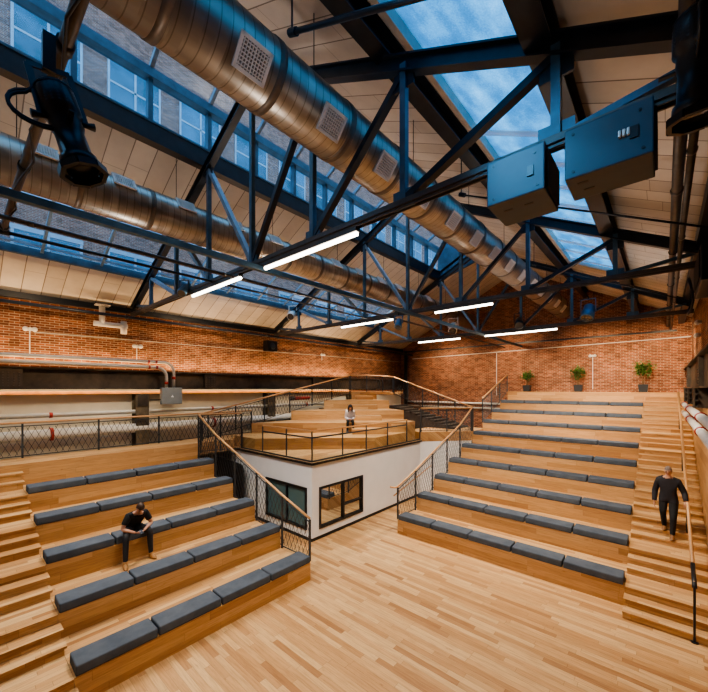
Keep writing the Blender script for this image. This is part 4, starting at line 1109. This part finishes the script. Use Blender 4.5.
# man walking down the tall stair
def walker(label, origin, phi, zl, zr):
    B, F, Ls = basis(origin, phi); N = {}
    N['pelvis'] = (B(0, 0, .98), (.15, .12)); N['spine'] = (B(.02, 0, 1.17), (.145, .11)); N['chest'] = (B(.04, 0, 1.38), (.175, .12)); N['neck'] = (B(.06, 0, 1.545), .058)
    an = {'L': B(.16, .085, zl + .085), 'R': B(-.06, -.085, zr + .085)}
    kn = {'L': B(.17, .10, zl + .52), 'R': B(.10, -.10, zr + .50)}
    for s_, q in (('L', 1), ('R', -1)):
        hip = B(.01, q * .10, .95); N['hip' + s_] = (hip, .10); N['th' + s_] = (hip.lerp(kn[s_], .5), .085); N['kn' + s_] = (kn[s_], .062)
        N['ca' + s_] = (kn[s_].lerp(an[s_], .35) - F * .012, .056); N['an' + s_] = (an[s_], .038)
        N['sh' + s_] = (B(.04, q * .185, 1.445), .062)
    wl = B(.14, .335, .98); wrr = B(.08, -.27, .86)
    N['elL'] = (B(.0, .295, 1.17), .050); N['foL'] = (V(N['elL'][0]).lerp(wl, .35), .047); N['wrL'] = (wl, .030)
    N['elR'] = (B(-.02, -.265, 1.13), .050); N['foR'] = (V(N['elR'][0]).lerp(wrr, .35), .047); N['wrR'] = (wrr, .030)
    feet = {s_: (V(N['an' + s_][0]) + F * .15 - V((0, 0, .055)), origin[2] + (zl if s_ == 'L' else zr)) for s_ in 'LR'}
    la = .22; hf = F * math.cos(la) - V((0, 0, 1)) * math.sin(la); hu = F * math.sin(la) + V((0, 0, 1)) * math.cos(la)
    hands = [('L', F * .7 - V((0, 0, .6)), -V((0, 0, 1)) - Ls * .6, .7), ('R', F * .25 - V((0, 0, 1)), Ls, .45)]
    return person(label, origin, N, B(.085, 0, 1.685), hf, hu, hands, 'long', M['navy'], M['tee'], M['brownshoe'], feet, short_hair(1.03, .03, -.05), M['hair_grey'], 1.0, .35)
walker('man in dark clothes walking down the tall stair with one hand by the handrail', (.09, 12.07, 1.05), -PI / 2 - .08, 0.0, .15)

# ------------------------------------------------------------------ potted plants on the top platform
def plant(x, y, hgt, spread, label, seed):
    rnd = random.Random(seed); z = PZ_R
    root = thing('potted_plant', label, 'potted plant', (x, y, z), 'potted plants on the top platform')
    b = MB(); w0, w1, ph_ = .15, .19, .36; k = len(b.v)
    for w_, zz in ((w0, 0), (w1, ph_), (w1 - .025, ph_), (w1 - .03, ph_ - .05)):
        for sx, sy in ((-1, -1), (1, -1), (1, 1), (-1, 1)): b.v.append((x + sx * w_, y + sy * w_, z + zz))
    b.f.append((3, 2, 1, 0)); b.m.append(0)
    for i in range(3):
        for j in range(4): b.f.append((i * 4 + j, i * 4 + (j + 1) % 4, (i + 1) * 4 + (j + 1) % 4, (i + 1) * 4 + j)); b.m.append(0)
    b.build('planter', M['pot'], root)
    MB().box(x - .165, x + .165, y - .165, y + .165, z + ph_ - .07, z + ph_ - .045).build('soil', M['soil'], root)
    t = MB(); tips = []
    for s_ in range(4):
        a = s_ * 1.6 + rnd.random(); px, py = x, y; pts = [(x + .03 * math.cos(a), y + .03 * math.sin(a), z + ph_ - .06)]
        for q in range(1, 5):
            f = q / 4; pts.append((x + (.03 + spread * .4 * f * f) * math.cos(a), y + (.03 + spread * .4 * f * f) * math.sin(a), z + ph_ + (hgt - ph_) * .75 * f))
        t.tube(pts, [.02, .017, .014, .011, .007], 6); tips.append(pts[-1])
    t.build('plant_stem', M['trunk'], root, True)
    lf = MB(); cz = z + ph_ + (hgt - ph_) * .66
    for q in range(420):
        while True:
            p = V((rnd.uniform(-1, 1), rnd.uniform(-1, 1), rnd.uniform(-1, 1)))
            if p.length < 1: break
        lump = .75 + .35 * math.sin(p.x * 5 + seed) * math.cos(p.y * 4 + p.z * 3)
        c = V((x + p.x * spread * lump, y + p.y * spread * .8 * lump, cz + p.z * (hgt - ph_) * .42 * lump))
        d = V((p.x + rnd.uniform(-.6, .6), p.y + rnd.uniform(-.6, .6), rnd.uniform(-.5, .6))).normalized(); s_ = d.cross(V((rnd.uniform(-1, 1), rnd.uniform(-1, 1), 1))).normalized()
        n = d.cross(s_); l_, w_ = rnd.uniform(.08, .14), rnd.uniform(.025, .045); m_ = 0 if rnd.random() < .7 else 1
        lf.poly([c - d * l_ * .5, c + s_ * w_ - n * .01, c + d * l_ * .5, c - s_ * w_ - n * .01], m_)
    lf.build('leaves', [M['leaf'], M['leaf2']], root)
plant(-5.75, 21.25, 1.12, .36, 'potted plant nearest the upper mesh railing, smallest with a round crown', 3)
plant(-3.3, 21.25, 1.28, .40, 'potted plant standing beside the white alarm light on the far brick wall', 5)
plant(-.72, 21.25, 1.45, .50, 'potted plant at the top of the stair, largest with a spreading crown', 9)

# ------------------------------------------------------------------ lamps, sky, camera
def lamp(kind, name, loc, aim, energy, col, **k):
    d = bpy.data.lights.new(name, kind); d.energy = energy; d.color = col
    for a, b in k.items(): setattr(d, a, b)
    o = bpy.data.objects.new(name, d); COL.objects.link(o); o.location = loc
    if aim is not None: o.rotation_euler = (V(aim) - V(loc)).to_track_quat('-Z', 'Y').to_euler()
    return o
WARMC = (1.0, .86, .68)
def spot(loc, aim, e, ang=95, col=WARMC): lamp('SPOT', 'spot_and_fill', loc, aim, e * SPOT_K, col, spot_size=math.radians(ang), spot_blend=.9, shadow_soft_size=.12)
SPOT_K = .85
# stage floor
for x_, y_, e in ((-2.2, 4.15, 720), (-5.5, 4.15, 800), (-2.2, 9.9, 720), (-5.5, 9.9, 850), (-4.6, 2.3, 500)): spot((x_, y_, 7.2), (x_, y_ + 1.5, 0), e, 120)
# low bleacher
for x_, y_, e in ((-8.6, 4.0, 800), (-11.5, 4.0, 500), (-9.5, .6, 700)): spot((x_, y_, 7.2), (x_ - .6, y_ - .6, 1.2), e, 120)
# tall bleacher
for x_, y_, e in ((-4.6, 10.0, 700), (-1.6, 10.0, 700), (-4.6, 15.9, 900), (-1.2, 15.9, 900), (-3, 15.9, 700)): spot((x_, y_, 7.2), (x_ + .2, y_ + 3, 2.5), e, 120)
# terrace and corner seating
for x_, y_, e in ((-9.8, 10.0, 1250), (-8.2, 15.9, 900), (-11.3, 15.9, 900)): spot((x_, y_, 7.2), (x_ - .5, y_ + 1, 3), e, 120)
# added upward fill for light bounced onto the boards; blue fill below
for x_, y_, e in ((-4.6, 2.0, 150), (-7.6, 6.5, 260), (-1.2, 7.0, 120), (-11.5, 7.0, 260), (-4.8, 12.5, 300), (-11.0, 13.0, 300), (-1.0, 13.0, 230), (-.6, 2.2, 60), (-10.2, 1.6, 260)):
    spot((x_, y_, 6.2), (x_ - .1, y_ + .3, 11), e * .38, 150, (1.0, .95, .90))
lamp('SPOT', 'speaker_blue_fill', (-2.0, 1.0, 8.9), (-.75, 3.9, 7.0), 430, (.18, .56, 1.0), spot_size=math.radians(34), spot_blend=.6, shadow_soft_size=.3)  # added blue spot on the loudspeakers in place of daylight from above
# brick wall washing
lamp('AREA', 'girder_uplight', (-14.22, 6.0, 5.50), (-14.32, 6.0, 6.5), 230, (1.0, .62, .30), shape='RECTANGLE', size=.06, size_y=20)
bpy.data.objects['girder_uplight'].rotation_euler = (PI, 0, 0)
lamp('AREA', 'girder_downlight', (-14.14, 6.0, 4.78), None, 60, (1.0, .78, .48), shape='RECTANGLE', size=.05, size_y=20).rotation_euler = (0, .55, 0)
for x_ in (-10.5, -6.5, -2.5, .3): spot((x_, 19.0, 7.3), (x_, 21.8, 5.6), 520, 110, (1.0, .72, .45))
for y_ in (1.5, 6.5, 13.2, 17.5): spot((-11.8, y_, 7.3), (-14.5, y_, 6.0), 210, 110, (1.0, .72, .45))
for y_ in (11, 17): spot((-1.0, y_, 7.0), (.95, y_ + 1, 6.0), 100, 100, (1.0, .72, .45))

W = bpy.data.worlds.new('sky'); SC.world = W; W.use_nodes = True; nt = W.node_tree; nt.nodes.clear()
o_ = nt.nodes.new('ShaderNodeOutputWorld'); bg = nt.nodes.new('ShaderNodeBackground'); tc = nt.nodes.new('ShaderNodeTexCoord'); sx = nt.nodes.new('ShaderNodeSeparateXYZ'); rp = nt.nodes.new('ShaderNodeValToRGB')
nt.links.new(tc.outputs['Generated'], sx.inputs[0]); nt.links.new(sx.outputs[2], rp.inputs[0]); nt.links.new(rp.outputs[0], bg.inputs[0]); nt.links.new(bg.outputs[0], o_.inputs[0])
e = rp.color_ramp.elements; e[0].position = 0; e[0].color = (.40, .62, .82, 1); e[1].position = .8; e[1].color = (.25, .52, .84, 1)
bg.inputs[1].default_value = 3.2

cam = bpy.data.cameras.new('camera'); co = bpy.data.objects.new('camera', cam); COL.objects.link(co)
co.location = (0, 0, 4.816); co.rotation_euler = (PI / 2, 0, .719)
cam.sensor_width = 36; cam.lens = 36 * 353.9 / 708; cam.shift_y = 42.8 / 708; cam.clip_start = .05; cam.clip_end = 200
SC.camera = co
SC.view_settings.view_transform = 'AgX'; SC.view_settings.look = 'AgX - Medium High Contrast'; SC.view_settings.exposure = .32
SC.cycles.max_bounces = 7; SC.cycles.diffuse_bounces = 4; SC.cycles.transparent_max_bounces = 10; SC.cycles.caustics_reflective = False; SC.cycles.caustics_refractive = False
SC.cycles.sample_clamp_indirect = 6
